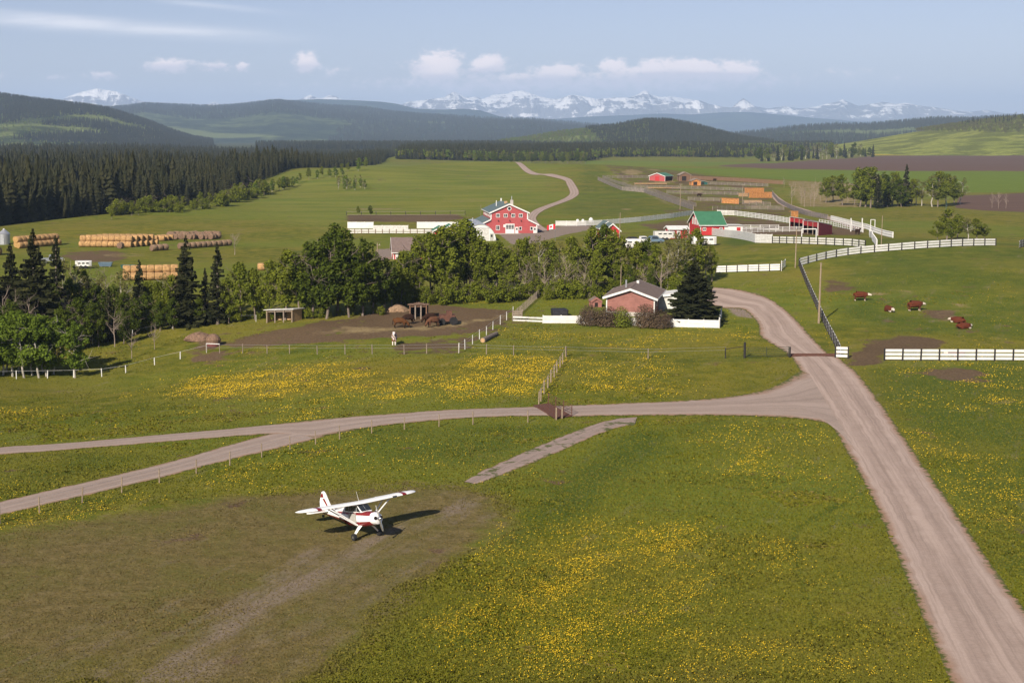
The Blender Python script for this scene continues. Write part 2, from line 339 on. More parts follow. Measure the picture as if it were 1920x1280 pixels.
P_GRAVEL = [([(932, 440), (1010, 432), (1090, 424), (1130, 430), (1060, 445), (1000, 462), (960, 462)], .9), ([(705, 466), (735, 464), (740, 486), (700, 488)], .9), ([(1350, 575), (1420, 570), (1440, 600), (1425, 612), (1370, 604)], .8), ([(1120, 333), (1180, 352), (1230, 368), (1300, 396), (1290, 400), (1220, 372), (1170, 358)], .42)]
P_STRAW = [([(640, 606), (760, 614), (900, 600), (960, 592), (955, 600), (860, 616), (700, 622), (600, 616)], .75), (blob(1185, 345, 22, 3), .8), (blob(1245, 352, 26, 3), .7), (blob(1305, 362, 18, 2.5), .7), (blob(1335, 374, 20, 2), .6), (blob(1425, 386, 26, 2.5), .7), (blob(1225, 340, 16, 2), .7), (blob(230, 478, 50, 4), .6), (blob(1175, 395, 14, 2), .8), (blob(1005, 405, 24, 2), .3), ([(1140, 378), (1225, 372), (1220, 378), (1150, 384)], .35), ([(560, 612), (760, 612), (960, 596), (950, 602), (800, 622), (620, 622)], .7), (blob(1660, 582, 70, 5), .5), (blob(1790, 610, 46, 14), .5), (blob(1850, 655, 22, 4), .8), (blob(1890, 757, 26, 4), .7), (blob(700, 391, 60, 2), .7), (blob(1000, 392, 30, 2), .4), (blob(250, 515, 60, 3), .6), ([(1470, 345), (1600, 345), (1620, 385), (1500, 385)], .75), (blob(880, 378, 60, 2.5), .5)]
P_LUSH = [([(1040, 880), (1120, 850), (1210, 795), (1260, 830), (1180, 910), (1090, 985), (960, 1050), (930, 1010)], 1.), ([(1600, 690), (1930, 680), (2100, 900), (2100, 1350), (1930, 1140), (1760, 920)], .7), ([(1520, 500), (1920, 466), (2200, 470), (2200, 660), (1640, 640), (1560, 600)], .55), ([(1340, 470), (1460, 462), (1600, 468), (1500, 492), (1360, 505)], .8), ([(760, 1200), (900, 1120), (980, 1180), (860, 1290), (700, 1310)], .6), ([(0, 845), (500, 820), (300, 865), (0, 935)], .5), ([(200, 700), (520, 740), (420, 770), (60, 780), (0, 760)], .4), ([(1180, 790), (1540, 790), (1590, 870), (1300, 850)], .5), ([(640, 790), (1000, 785), (1150, 795), (900, 880), (700, 860)], .6), ([(1090, 330), (1300, 390), (1260, 402), (1100, 415), (1040, 400), (1075, 370)], .5)]
P_MEADOWFAR = [[(540, 420), (450, 372), (560, 345), (700, 312), (1050, 310), (1060, 330), (1010, 400), (760, 400), (640, 430)]]
vmask = sst(sdf(VALLEY, gx, gy), 5, 40)
rr = np.hypot(gx, gy)
farforest = np.maximum(vmask, sst(rr, 2300, 2600))
m1 = np.c_[mask(P_DRY, 4.5), mask(P_FLOWER, 5.), mask(P_DIRT, 2.)]
m2 = np.c_[mask(P_PLOW, 2.), mask(P_CROP, 3.), farforest]
m3 = np.c_[mask(P_BARE, 3.), mask(P_YELLOW, 4.), mask(P_GRAVEL, 1.5)]
m4 = np.c_[mask(P_STRAW, 2.), mask(P_MEADOWFAR, 20.), np.maximum(mask(P_LUSH, 5.), mask([[(1655, 903), (1565, 945), (1492, 985), (1481, 1000), (1488, 1050), (1505, 1120), (1530, 1195), (1540, 1195), (1516, 1120), (1499, 1050), (1493, 1003), (1500, 990), (1570, 951)]], .45))]

def ground_material():
    m = bpy.data.materials.new('meadow_ground'); m.use_nodes = True; t = NT(m.node_tree)
    b = m.node_tree.nodes['Principled BSDF']; b.inputs['Roughness'].default_value = 1.0; b.inputs['Specular IOR Level'].default_value = 0.05
    a1, a2, a3, a4 = (t.sep(t.attr(k).outputs['Vector']) for k in ('m1', 'm2', 'm3', 'm4'))
    fine = t.noise(3.2, 6, .72); mid = t.noise(.35, 5, .62); big = t.noise(.045, 4, .6); huge = t.noise(.006, 4, .6, stretch=(1, 2.2, 1))
    streak = t.noise(.12, 4, .6, stretch=(.5, 2.2, 1, .35))
    grass = t.mix(t.step(mid, .36, .64), (.086, .102, .008), (.192, .175, .020))
    grass = t.mix(t.step(big, .40, .64, 0, .8), grass, (.190, .165, .026))
    grass = t.mix(t.step(streak, .5, .75, 0, .7), grass, (.052, .085, .014))
    grass = t.mix(t.step(huge, .42, .6, 0, .6), grass, (.130, .175, .018))
    grass = t.mix(t.math('MULTIPLY', a4[1], .75), grass, t.mix(t.step(t.noise(.02, 4, .6, stretch=(1, 3, 1)), .35, .65), (.120, .160, .018), (.21, .215, .038)))
    n1 = t.math('SUBTRACT', mid, .5)
    grass = t.mix(t.math('MULTIPLY', t.step(t.math('MULTIPLY_ADD', t.math('SUBTRACT', t.noise(.07, 4, .65), .5), 1.2, a4[2]), .2, .85), .95), grass, t.mix(mid, (.046, .082, .009), (.084, .118, .014)))
    wob = lambda a, lo=.35, hi=.65, k=.9: t.step(t.math('MULTIPLY_ADD', n1, k, a), lo, hi)
    dry = t.mix(t.step(t.noise(.9, 6, .7), .3, .7), (.105, .083, .028), (.195, .148, .062))
    dry = t.mix(t.step(t.noise(.16, 5, .65), .38, .68, 0, .7), dry, (.120, .115, .024))
    c = t.mix(t.step(t.math('ADD', t.math('MULTIPLY_ADD', n1, 1.1, a1[0]), t.math('MULTIPLY', t.math('SUBTRACT', t.noise(.09, 4, .65), .5), .9)), .25, .75), grass, dry)
    mp = t.new('ShaderNodeMapping', vector_type='TEXTURE'); t.l.new(t.pos(), mp.inputs[0]); mp.inputs['Rotation'].default_value = (0, 0, math.atan2(34, 19)); mp.inputs['Scale'].default_value = (16, 1.6, 1)
    strk = t.noise(1.0, 5, .65, vec=mp.outputs[0])
    bare = t.mix(fine, (.19, .14, .11), (.32, .25, .215))
    c = t.mix(t.math('MULTIPLY', t.step(t.math('ADD', t.math('MULTIPLY', n1, .9), t.math('MULTIPLY_ADD', t.math('SUBTRACT', strk, .5), 2.0, a3[0])), .12, .85), .72), c, bare)
    c = t.mix(wob(a2[1]), c, t.mix(big, (.100, .155, .012), (.150, .200, .020)))
    c = t.mix(wob(a2[2]), c, t.mix(mid, (.035, .045, .014), (.075, .085, .024)))
    # dandelions: beyond the modelled ones the speckle merges into yellow drifts
    sp = t.step(t.noise(4.5, 2, .5), .60, .66); drift = t.step(t.noise(.22, 5, .7, stretch=(1, 1.8, 1)), .42, .66)
    fm = t.math('MULTIPLY', t.math('MULTIPLY', t.step(a1[1], .1, .9), t.math('MULTIPLY_ADD', drift, .8, .12)), t.math('MULTIPLY_ADD', sp, .55, .25))
    c = t.mix(t.math('MULTIPLY', fm, .8), c, (.42, .27, .006))
    c = t.mix(wob(a2[0], .3, .7, .3), c, t.mix(t.noise(.05, 4, .6, stretch=(.3, 3, 1)), (.095, .056, .044), (.165, .100, .082)))
    c = t.mix(a3[1], c, (.42, .31, .012))
    dirt = t.mix(fine, (.085, .050, .034), (.185, .115, .078))
    dirt = t.mix(t.step(big, .4, .7, 0, .6), dirt, (.068, .040, .03))
    c = t.mix(t.math('MULTIPLY', t.step(t.math('ADD', t.math('MULTIPLY', n1, 2.0), t.math('MULTIPLY_ADD', t.math('SUBTRACT', t.noise(.13, 3, .6), .5), 1.9, a1[2])), .34, .62), .92), c, dirt)
    c = t.mix(wob(a4[0], .4, .9, 1.6), c, t.mix(fine, (.20, .145, .07), (.36, .27, .14)))
    c = t.mix(wob(a3[2]), c, t.mix(fine, (.20, .15, .125), (.33, .26, .22)))
    c = t.mix(t.step(fine, .25, .8, .0, 1.), t.mix(.28, c, (0, 0, 0)), t.mix(.06, c, (.5, .45, .2)))
    t.put(b.inputs['Base Color'], c)
    t.put(b.inputs['Normal'], t.bump(t.math('ADD', t.math('MULTIPLY', fine, .35), t.noise(1.1, 6, .7)), .55, .22))
    return m
MG = ground_material()
gm = np_mesh('ground', np.c_[gx, gy, gz], gf, [MG], dict(m1=m1, m2=m2, m3=m3, m4=m4), smooth=True)
tag(link('ground', gm), kind='structure')

# ---------------------------------------------------------------- gravel roads: strips between two photographed edges
def road_mat(name, c0, c1, track, grassy):
    m = bpy.data.materials.new(name); m.use_nodes = True; t = NT(m.node_tree)
    b = m.node_tree.nodes['Principled BSDF']; b.inputs['Roughness'].default_value = .95; b.inputs['Specular IOR Level'].default_value = .1
    u = t.attr('u').outputs['Fac']; fine = t.noise(5, 6, .75); mid = t.noise(.5, 5, .6)
    c = t.mix(mid, c0, c1)
    c = t.mix(t.step(fine, .3, .75, 0, .45), c, tuple(x * .62 for x in c0))
    uw = t.math('MULTIPLY_ADD', t.math('SUBTRACT', t.noise(.25, 3, .5), .5), .16, u)
    lanes = t.math('ABSOLUTE', t.math('SINE', t.math('MULTIPLY', uw, 3 * math.pi)))
    c = t.mix(t.math('MULTIPLY', t.step(lanes, .55, 1.), track), c, tuple(min(1, x * 1.28) for x in c1))
    cmb = t.new('ShaderNodeCombineXYZ'); t.put(cmb.inputs[0], t.math('MULTIPLY', u, 22.0)); t.put(cmb.inputs[1], t.math('MULTIPLY', t.attr('v').outputs['Fac'], .05))
    c = t.mix(t.step(t.noise(1.0, 4, .6, vec=cmb.outputs[0]), .42, .68, 0, .5), c, tuple(x * .68 for x in c0))
    e = t.math('MINIMUM', u, t.math('SUBTRACT', 1.0, u))
    sh = t.step(t.math('MULTIPLY_ADD', t.math('SUBTRACT', mid, .5), .16, e), .0, .14, 1, 0)
    c = t.mix(t.math('MULTIPLY', sh, .85), c, (.29, .17, .105))
    ge = t.step(t.math('MULTIPLY_ADD', t.math('SUBTRACT', t.noise(1.6, 5, .7), .5), .30, e), .0, .06, 1, 0)
    c = t.mix(ge, c, (.075, .088, .020))
    if grassy:
        c = t.mix(t.step(t.noise(.55, 5, .7), .52, .6, 0, grassy), c, (.07, .085, .02))
    t.put(b.inputs['Base Color'], c); t.put(b.inputs['Normal'], t.bump(fine, .5, .05)); return m
MR = road_mat('pinkish_gravel', (.305, .225, .182), (.435, .34, .288), .3, 0)
MRG = road_mat('grey_gravel', (.285, .218, .18), (.395, .31, .262), .2, 0)
MRP = road_mat('patchy_gravel_path', (.26, .195, .165), (.36, .28, .24), .2, .9)
def catmull(P, n):
    P = np.asarray(P, float); s = np.r_[0, np.cumsum(np.linalg.norm(np.diff(P, axis=0), axis=1))]; s /= s[-1]
    Q = np.vstack([2 * P[0] - P[1], P, 2 * P[-1] - P[-2]]); out = []
    for q in np.linspace(0, 1, n):
        k = min(np.searchsorted(s, q, 'right') - 1, len(P) - 2); t = (q - s[k]) / (s[k + 1] - s[k] + 1e-9)
        p0, p1, p2, p3 = Q[k:k + 4]; out.append(.5 * ((2 * p1) + (-p0 + p2) * t + (2 * p0 - 5 * p1 + 4 * p2 - p3) * t * t + (-p0 + 3 * p1 - 3 * p2 + p3) * t ** 3))
    return np.array(out)
def road(name, left, right, m, lift, n=160, seed=0):
    rng = np.random.default_rng(seed); L = catmull([G(*p)[:2] for p in left], n); Rr = catmull([G(*p)[:2] for p in right], n)
    K = 13; us = np.linspace(0, 1, K)[:, None, None]
    jit = lambda: np.convolve(rng.normal(0, 1, n + 8), np.ones(3) / 3, 'same')[4:-4, None] * .10
    d = (Rr - L); w = np.linalg.norm(d, axis=1, keepdims=True); d = d / w
    L = L + d * jit(); Rr = Rr + d * jit()
    P = (L[None] * (1 - us) + Rr[None] * us); x, y = P[..., 0].ravel(), P[..., 1].ravel()
    u = np.repeat(us[:, 0, 0], n); z = H(x, y) + lift + .05 * np.sin(math.pi * u) ** .7
    v = np.tile(np.r_[0, np.cumsum(np.linalg.norm(np.diff((L + Rr) / 2, axis=0), axis=1))], K)
    i, j = np.meshgrid(np.arange(K - 1), np.arange(n - 1), indexing='ij')
    f = np.stack([i * n + j, i * n + j + 1, (i + 1) * n + j + 1, (i + 1) * n + j], -1).reshape(-1, 4)
    me = np_mesh(name, np.c_[x, y, z], f, [m], dict(u=u, v=v), smooth=True)
    if me.polygons[0].normal.z < 0: me.flip_normals()
    ROADS.append(np.vstack([L[::6], L[-1:], Rr[::-6], Rr[:1]]))
    return tag(link(name, me), kind='structure')
ROADS = []
road('gravel_road', [(1960, 1600), (1860, 1420), (1785, 1280), (1740, 1180), (1690, 1060), (1640, 945), (1600, 868), (1555, 790), (1515, 722), (1497, 690), (1483, 667)],
     [(2420, 1600), (2180, 1420), (2030, 1280), (1935, 1160), (1850, 1045), (1768, 925), (1705, 835), (1650, 755), (1608, 700), (1583, 680), (1568, 667)], MR, .030, 260, 1)
road('driveway', [(1483, 667), (1452, 648), (1425, 630), (1422, 610), (1412, 596), (1392, 580), (1352, 578), (1330, 572), (1310, 560)], [(1556, 667), (1530, 640), (1507, 615), (1485, 592), (1462, 573), (1434, 556), (1395, 545), (1362, 540), (1330, 538)], MR, .034, 130, 2)
road('side_road', [(1512, 692), (1489, 703), (1465, 718), (1420, 735), (1330, 748), (1200, 755), (1075, 760), (1000, 763), (850, 768), (720, 777), (640, 783), (540, 793), (440, 803)],
     [(1618, 866), (1575, 812), (1530, 789), (1400, 780), (1200, 779), (1070, 781), (1000, 780), (860, 785), (740, 796), (650, 808), (585, 820), (520, 814), (440, 818)], MRG, .040, 260, 3)
road('upper_track', [(560, 791), (440, 803), (300, 815), (100, 832), (0, 838), (-200, 850), (-500, 870)], [(560, 806), (440, 817.5), (300, 829), (100, 845), (0, 852), (-200, 865), (-500, 888)], MRG, .018, 140, 4)
road('lower_track', [(640, 786), (560, 800), (500, 815), (430, 834), (300, 870), (150, 906), (0, 940), (-200, 985), (-500, 1060)], [(700, 800), (620, 815), (560, 831), (430, 862), (300, 896), (150, 931), (0, 966), (-200, 1016), (-500, 1095)], MRG, .014, 160, 5)
road('gravel_path', [(1195, 781), (1150, 786), (1100, 800), (1000, 840), (920, 876), (868, 903)], [(1190, 797), (1165, 800), (1120, 815), (1040, 850), (960, 883), (892, 908)], MRP, .016, 120, 6)
road('hill_road', [(998, 436), (990, 420), (989, 408), (1000, 395), (1030, 383), (1058, 372), (1068, 362), (1062, 346), (1056, 338), (1020, 329), (980, 319), (945, 313)],
     [(1030, 433), (1012, 420), (1006, 408), (1020, 395), (1052, 382), (1078, 371), (1086, 361), (1078, 345), (1068, 335), (1040, 327), (992, 317), (950, 311.5)], MR, .10, 260, 7)
road('cattle_lane', [(1440, 362), (1462, 384), (1500, 397), (1552, 412), (1600, 430)], [(1452, 362), (1480, 382), (1520, 395), (1572, 411), (1625, 430)], MR, .05, 60, 8)

# ---------------------------------------------------------------- hills and mountains: ridges with a photographed skyline, at their own distance
def fbm1(x, seed, f=1.0, octv=5):
    rng = np.random.default_rng(seed); o = np.zeros_like(x)
    for k in range(octv):
        ph = rng.uniform(0, 6.28, 3); fr = f * 2 ** k
        o += .5 ** k * (np.sin(x * fr + ph[0]) * np.sin(x * fr * .37 + ph[1]) + .5 * np.sin(x * fr * 1.7 + ph[2]))
    return o
def fbm2(x, y, seed, f, octv=5, ridged=False):
    rng = np.random.default_rng(seed); o = np.zeros_like(x); amp = 1.0
    for k in range(octv):
        fr = f * 2.05 ** k; v = 0
        for q in range(4):
            th = rng.uniform(0, 6.28); v = v + np.sin((x * math.cos(th) + y * math.sin(th)) * fr + rng.uniform(0, 6.28))
        v = v / 2.6; o += amp * ((1 - np.abs(v)) * 1.4 - .7 if ridged else v); amp *= .5
    return o
def ridge(name, sky, D, front, back, m, nu=260, nv=46, rough=.06, gully=1.0, seed=0, ridged=False, base=-12.0):
    sky = np.array(sky, float); pxs = np.linspace(sky[0, 0], sky[-1, 0], nu); pys = np.interp(pxs, sky[:, 0], sky[:, 1])
    k = np.hanning(7); k /= k.sum(); pys = np.convolve(np.pad(pys, 3, 'edge'), k, 'valid') if not ridged else pys
    az_ = np.array([math.atan2(*ray(px, py)[:2]) for px, py in zip(pxs, pys)])
    te = np.array([ray(px, py)[2] / math.hypot(*ray(px, py)[:2]) for px, py in zip(pxs, pys)])
    vs = np.concatenate([np.linspace(-1, 0, int(nv * .68)), np.linspace(0, 1, nv - int(nv * .68) + 1)[1:]])
    V, U = np.meshgrid(vs, az_, indexing='ij'); T = np.broadcast_to(te, V.shape)
    r = D + np.where(V < 0, V * front, V * back)
    r = r + fbm1(U * 40, seed + 3)[:] * front * .05 * (1 - np.abs(V))
    prof = np.where(V < 0, np.cos(V * math.pi / 2) ** 1.35, np.cos(V * math.pi / 2) ** 1.2)
    zc = CAMH + T * D
    x, y = r * np.sin(U), r * np.cos(U)
    nz = fbm2(x, y, seed, 6.0 / front, 6, ridged)
    z = base + (zc - base) * prof + (zc - base) * rough * nz * np.sin(np.clip(np.abs(V), 0, 1) * math.pi) * gully * (1 if not ridged else 1.6)
    z = np.minimum(z, CAMH + np.maximum(T, -.004) * r * 1.0 + 0)
    n_u = len(az_); i, j = np.meshgrid(np.arange(len(vs) - 1), np.arange(n_u - 1), indexing='ij')
    f = np.stack([i * n_u + j, i * n_u + j + 1, (i + 1) * n_u + j + 1, (i + 1) * n_u + j], -1).reshape(-1, 4)
    me = np_mesh(name, np.c_[x.ravel(), y.ravel(), z.ravel()], f, [m], smooth=True)
    if me.polygons[len(f) // 3].normal.z < 0: me.flip_normals()
    o = tag(link(name, me), kind='structure'); return o, (x, y, z)
def hill_mat(name, dark, lite, s, amt=(.42, .58), meadow=None):
    m = bpy.data.materials.new(name); m.use_nodes = True; t = NT(m.node_tree); b = m.node_tree.nodes['Principled BSDF']
    b.inputs['Roughness'].default_value = 1; b.inputs['Specular IOR Level'].default_value = 0
    n = t.noise(s, 6, .62); c = t.mix(t.step(n, *amt), dark, lite); c = t.mix(t.step(t.noise(s * 4.5, 5, .6), .46, .56, 0, .75), c, tuple(x * .38 for x in dark))
    tex = t.noise(s * 22, 4, .7); c = t.mix(t.step(tex, .35, .65, 0, .55), c, tuple(x * .45 for x in dark))
    if meadow: c = t.mix(t.step(t.noise(s * .8, 4, .55, stretch=(1, 1, 3)), .57, .63), c, meadow)
    t.put(b.inputs['Base Color'], c); t.put(b.inputs['Normal'], t.bump(tex, .9, 12)); return m
MH1 = hill_mat('forested_hill', (.06, .078, .025), (.12, .15, .04), .0022, (.40, .6), (.17, .20, .055))
MH2 = hill_mat('far_forested_hill', (.05, .068, .028), (.105, .13, .045), .0014, (.44, .60), (.13, .155, .055))
MH3 = hill_mat('blue_far_hill', (.02, .032, .02), (.045, .065, .03), .0006)
MGREEN = hill_mat('grassy_hill', (.26, .29, .05), (.32, .33, .07), .004, (.3, .7))
def mountain_mat():
    m = bpy.data.materials.new('snowy_rock'); m.use_nodes = True; t = NT(m.node_tree); b = m.node_tree.nodes['Principled BSDF']
    b.inputs['Roughness'].default_value = 1; b.inputs['Specular IOR Level'].default_value = 0
    z = t.sep(t.pos())[2]
    n = t.noise(.0037, 6, .7); gul = t.noise(.0075, 5, .65, stretch=(1, .25, .35)); lay = t.noise(.0066, 4, .6, stretch=(.12, .12, 2.2))
    h = t.math('ADD', t.math('MULTIPLY', z, 1 / 900), t.math('MULTIPLY', t.math('SUBTRACT', n, .5), 1.1))
    s = t.math('ADD', t.math('ADD', h, t.math('MULTIPLY', t.math('SUBTRACT', gul, .5), 1.7)), t.math('MULTIPLY', t.math('SUBTRACT', lay, .5), 1.3))
    c = t.mix(t.step(s, .50, .72), t.mix(n, (.13, .13, .14), (.24, .23, .23)), (.86, .85, .84))
    c = t.mix(t.step(z, 190, 300, 1, 0), c, (.025, .038, .025))
    t.put(b.inputs['Base Color'], c); t.put(b.inputs['Normal'], t.bump(gul, .8, 160)); return m
MMT = mountain_mat()
ridge('mountains', [(-300, 232), (-100, 228), (60, 212), (100, 196), (125, 182), (150, 173), (165, 170), (182, 166), (200, 169), (215, 171), (235, 178), (255, 186), (285, 197), (330, 210), (380, 200), (402, 191), (415, 197), (470, 212), (540, 200), (560, 187), (572, 182), (582, 178), (592, 183), (604, 185),
       (618, 178), (630, 181), (650, 191), (700, 205), (745, 200), (765, 191), (800, 187), (832, 183), (842, 176), (852, 172), (862, 177), (876, 184), (892, 181), (905, 186), (925, 178), (950, 176), (965, 171), (978, 170), (990, 173), (1005, 179), (1025, 184), (1048, 186), (1070, 178), (1082, 179), (1100, 182), (1120, 186), (1150, 183),
       (1180, 183), (1195, 178), (1207, 170), (1212, 171), (1222, 178), (1240, 182), (1260, 181), (1285, 185), (1310, 188), (1330, 195), (1352, 200), (1372, 202), (1384, 192), (1394, 184), (1402, 190), (1415, 199), (1440, 204), (1470, 199), (1500, 204), (1530, 200), (1552, 194), (1570, 191), (1580, 186), (1592, 192), (1610, 199), (1632, 195),
       (1655, 191), (1680, 195), (1700, 193), (1722, 198), (1750, 201), (1790, 207), (1820, 210), (1850, 206), (1880, 212), (1930, 216), (2050, 214), (2300, 225)], 24000, 5400, 5400, MMT, 900, 70, .26, 1.0, 11, True, -30)
ridge('foothills', [(700, 235), (900, 224), (1000, 226), (1100, 219), (1180, 216), (1240, 213), (1300, 215), (1350, 211), (1400, 210), (1450, 214), (1500, 219), (1560, 224), (1620, 229), (1700, 231), (1800, 238), (2000, 240)], 17500, 3500, 3000, MH3, 260, 40, .05, 1, 21)
ridge('foothills', [(140, 225), (250, 212), (340, 203), (420, 197), (500, 193), (540, 188), (600, 186), (660, 188), (715, 191), (745, 195), (780, 204), (830, 206), (870, 204), (900, 207), (935, 218), (990, 230), (1050, 240)], 13500, 3000, 2600, MH3, 260, 40, .05, 1, 22)
HB, GB = ridge('wooded_hills', [(-200, 215), (0, 218), (150, 210), (235, 203), (270, 198), (330, 200), (400, 203), (450, 200), (480, 196), (520, 192), (560, 196), (620, 202), (680, 205), (740, 214), (800, 219), (860, 221), (920, 224), (1000, 227), (1060, 231), (1130, 236), (1200, 245), (1260, 255), (1330, 262)], 9500, 4300, 2500, MH2, 420, 70, .10, 1.3, 23)
HE, GE = ridge('wooded_hills', [(1300, 262), (1380, 252), (1440, 246), (1500, 240), (1560, 236), (1620, 237), (1680, 232), (1720, 228), (1760, 225), (1820, 226), (1900, 222), (2050, 222), (2300, 228)], 6200, 2300, 1500, MH2, 260, 46, .06, 1, 24)
HA, GA = ridge('wooded_hill', [(-500, 195), (-300, 178), (-150, 172), (0, 182), (60, 191), (110, 197), (160, 203), (200, 209), (240, 220), (280, 233), (320, 249), (360, 262), (400, 268)], 4600, 1500, 1200, MH1, 260, 56, .09, 1, 25)
HD, GD = ridge('wooded_hill', [(930, 268), (990, 260), (1050, 250), (1100, 245), (1150, 241), (1180, 236), (1210, 231), (1250, 230), (1290, 237), (1330, 247), (1370, 258), (1410, 266), (1450, 270)], 3600, 900, 800, MH1, 220, 46, .05, 1, 26)
HF, GF = ridge('grassy_hill', [(1540, 274), (1590, 268), (1640, 260), (1700, 250), (1760, 241), (1820, 233), (1880, 226), (1930, 220), (2000, 212), (2150, 205), (2400, 200)], 3000, 950, 700, MGREEN, 200, 46, .03, 1, 27)
# ---------------------------------------------------------------- trees
def rot_quads(P, size, nrm, rng, aspect=1.0, flat_=.5):
    """one quad per point; normals around nrm with scatter"""
    n = len(P); N = nrm + rng.normal(0, flat_, (n, 3)); N /= np.linalg.norm(N, axis=1, keepdims=True) + 1e-9
    a = np.cross(N, rng.normal(0, 1, (n, 3))); a /= np.linalg.norm(a, axis=1, keepdims=True) + 1e-9; b = np.cross(N, a)
    s = (size * rng.uniform(.6, 1.35, n))[:, None]; a = a * s; b = b * s * aspect
    k = rng.uniform(.55, 1.0, (n, 4, 1))
    V = np.stack([P - a * k[:, 0], P - b * k[:, 1], P + a * k[:, 2], P + b * k[:, 3]], 1).reshape(-1, 3)
    return V, np.arange(n * 4).reshape(n, 4)
def limbs(mb, p, d, L, r, depth, rng, n=6, spread=.6, kids=3, up=.25):
    """tapered recursive branches"""
    segs = 3; pts = [Vector(p)]; d = Vector(d).normalized()
    for k in range(segs):
        d = (d + Vector(rng.normal(0, .12, 3)) + Vector((0, 0, up * .15))).normalized(); pts.append(pts[-1] + d * L / segs)
    for k in range(segs): mb.tube(pts[k], pts[k + 1], r * (1 - .28 * k), r * (1 - .28 * (k + 1)), n, caps=False)
    if depth > 0:
        for k in range(kids):
            q = rng.uniform(.35, 1.0); i = min(int(q * segs), segs - 1); bp = pts[i].lerp(pts[i + 1], q * segs - i)
            nd = (d + Vector(rng.normal(0, spread, 3)) + Vector((0, 0, up))).normalized()
            limbs(mb, bp, nd, L * rng.uniform(.45, .7), r * .45, depth - 1, rng, max(3, n - 1), spread, kids, up)
def broadleaf(name, h, w, trunk_h, leaf_m, bark_m, seed, leaves=2600, size=.28, nblob=16, open_=.0, lean=.03, dead=0):
    """tree root > trunk, crown"""
    rng = np.random.default_rng(seed); mb = MB(); top = Vector((rng.normal(0, lean) * h, rng.normal(0, lean) * h, h * .82))
    pts = [Vector((0, 0, -.4)).lerp(top, k / 5) + Vector((rng.normal(0, .012) * h, rng.normal(0, .012) * h, 0)) * (k > 0) for k in range(6)]; r0 = .012 * h + .05
    for k in range(5): mb.tube(pts[k], pts[k + 1], r0 * (1 - k * .17), r0 * (1 - (k + 1) * .17), 7, caps=False)
    for k in range(9):
        q = rng.uniform(.32, .95); i = min(int(q * 5), 4); bp = pts[i].lerp(pts[i + 1], q * 5 - i); th = rng.uniform(0, 6.28)
        limbs(mb, bp, (math.cos(th), math.sin(th), .55), w * rng.uniform(.3, .55), r0 * .35, 1, rng, 5, kids=3)
    tm = mb.mesh(name + '_trunk', bark_m, fix=False)
    z = rng.uniform(0, 1, nblob); prof = np.sin(np.clip(z, .02, .98) ** .75 * math.pi) ** .6
    bz = trunk_h + (h - trunk_h) * (.08 + .86 * z); th = rng.uniform(0, 6.28, nblob); rad = w * .5 * prof * rng.uniform(.15, .95, nblob)
    bc = np.c_[rad * np.cos(th) + top.x * bz / h, rad * np.sin(th) + top.y * bz / h, bz]; br = w * rng.uniform(.07, .185, nblob) * (1.0 - .25 * z)
    idx = rng.choice(nblob, leaves, p=br ** 2 / (br ** 2).sum()); u = rng.normal(0, 1, (leaves, 3)); u /= np.linalg.norm(u, axis=1, keepdims=True)
    P = bc[idx] + u * (br[idx] * rng.uniform(.35, 1.08, leaves) ** .6)[:, None] * np.array([1, 1, 1.15 - open_])
    kk = P[:, 2] > trunk_h * .55; P, u = P[kk], u[kk]
    V, F = rot_quads(P, size, u * .8 + np.array([0, 0, .35]), rng, flat_=.6)
    lv = np.repeat(np.clip(rng.normal(.45, .28, len(P)), 0, 1), 4)
    cm = np_mesh(name + '_crown', V, F, [leaf_m], dict(lv=lv))
    return tm, cm
def bare_tree(name, h, bark_m, seed, w=.5):
    rng = np.random.default_rng(seed); mb = MB(); r0 = .011 * h + .03
    pts = [Vector((rng.normal(0, .02) * h * k / 4, rng.normal(0, .02) * h * k / 4, -.4 + h * .8 * k / 4)) for k in range(5)]
    for k in range(4): mb.tube(pts[k], pts[k + 1], r0 * (1 - k * .2), r0 * (1 - (k + 1) * .2), 6, caps=False)
    tm = mb.mesh(name + '_trunk', bark_m, fix=False); mb = MB()
    for k in range(15):
        q = rng.uniform(.3, 1); i = min(int(q * 4), 3); bp = pts[i].lerp(pts[i + 1], q * 4 - i); th = rng.uniform(0, 6.28)
        limbs(mb, bp, (math.cos(th), math.sin(th), .9), h * w * rng.uniform(.35, .6), r0 * .42, 2, rng, 4, .55, 3, .35)
    return tm, mb.mesh(name + '_crown', bark_m, fix=False)
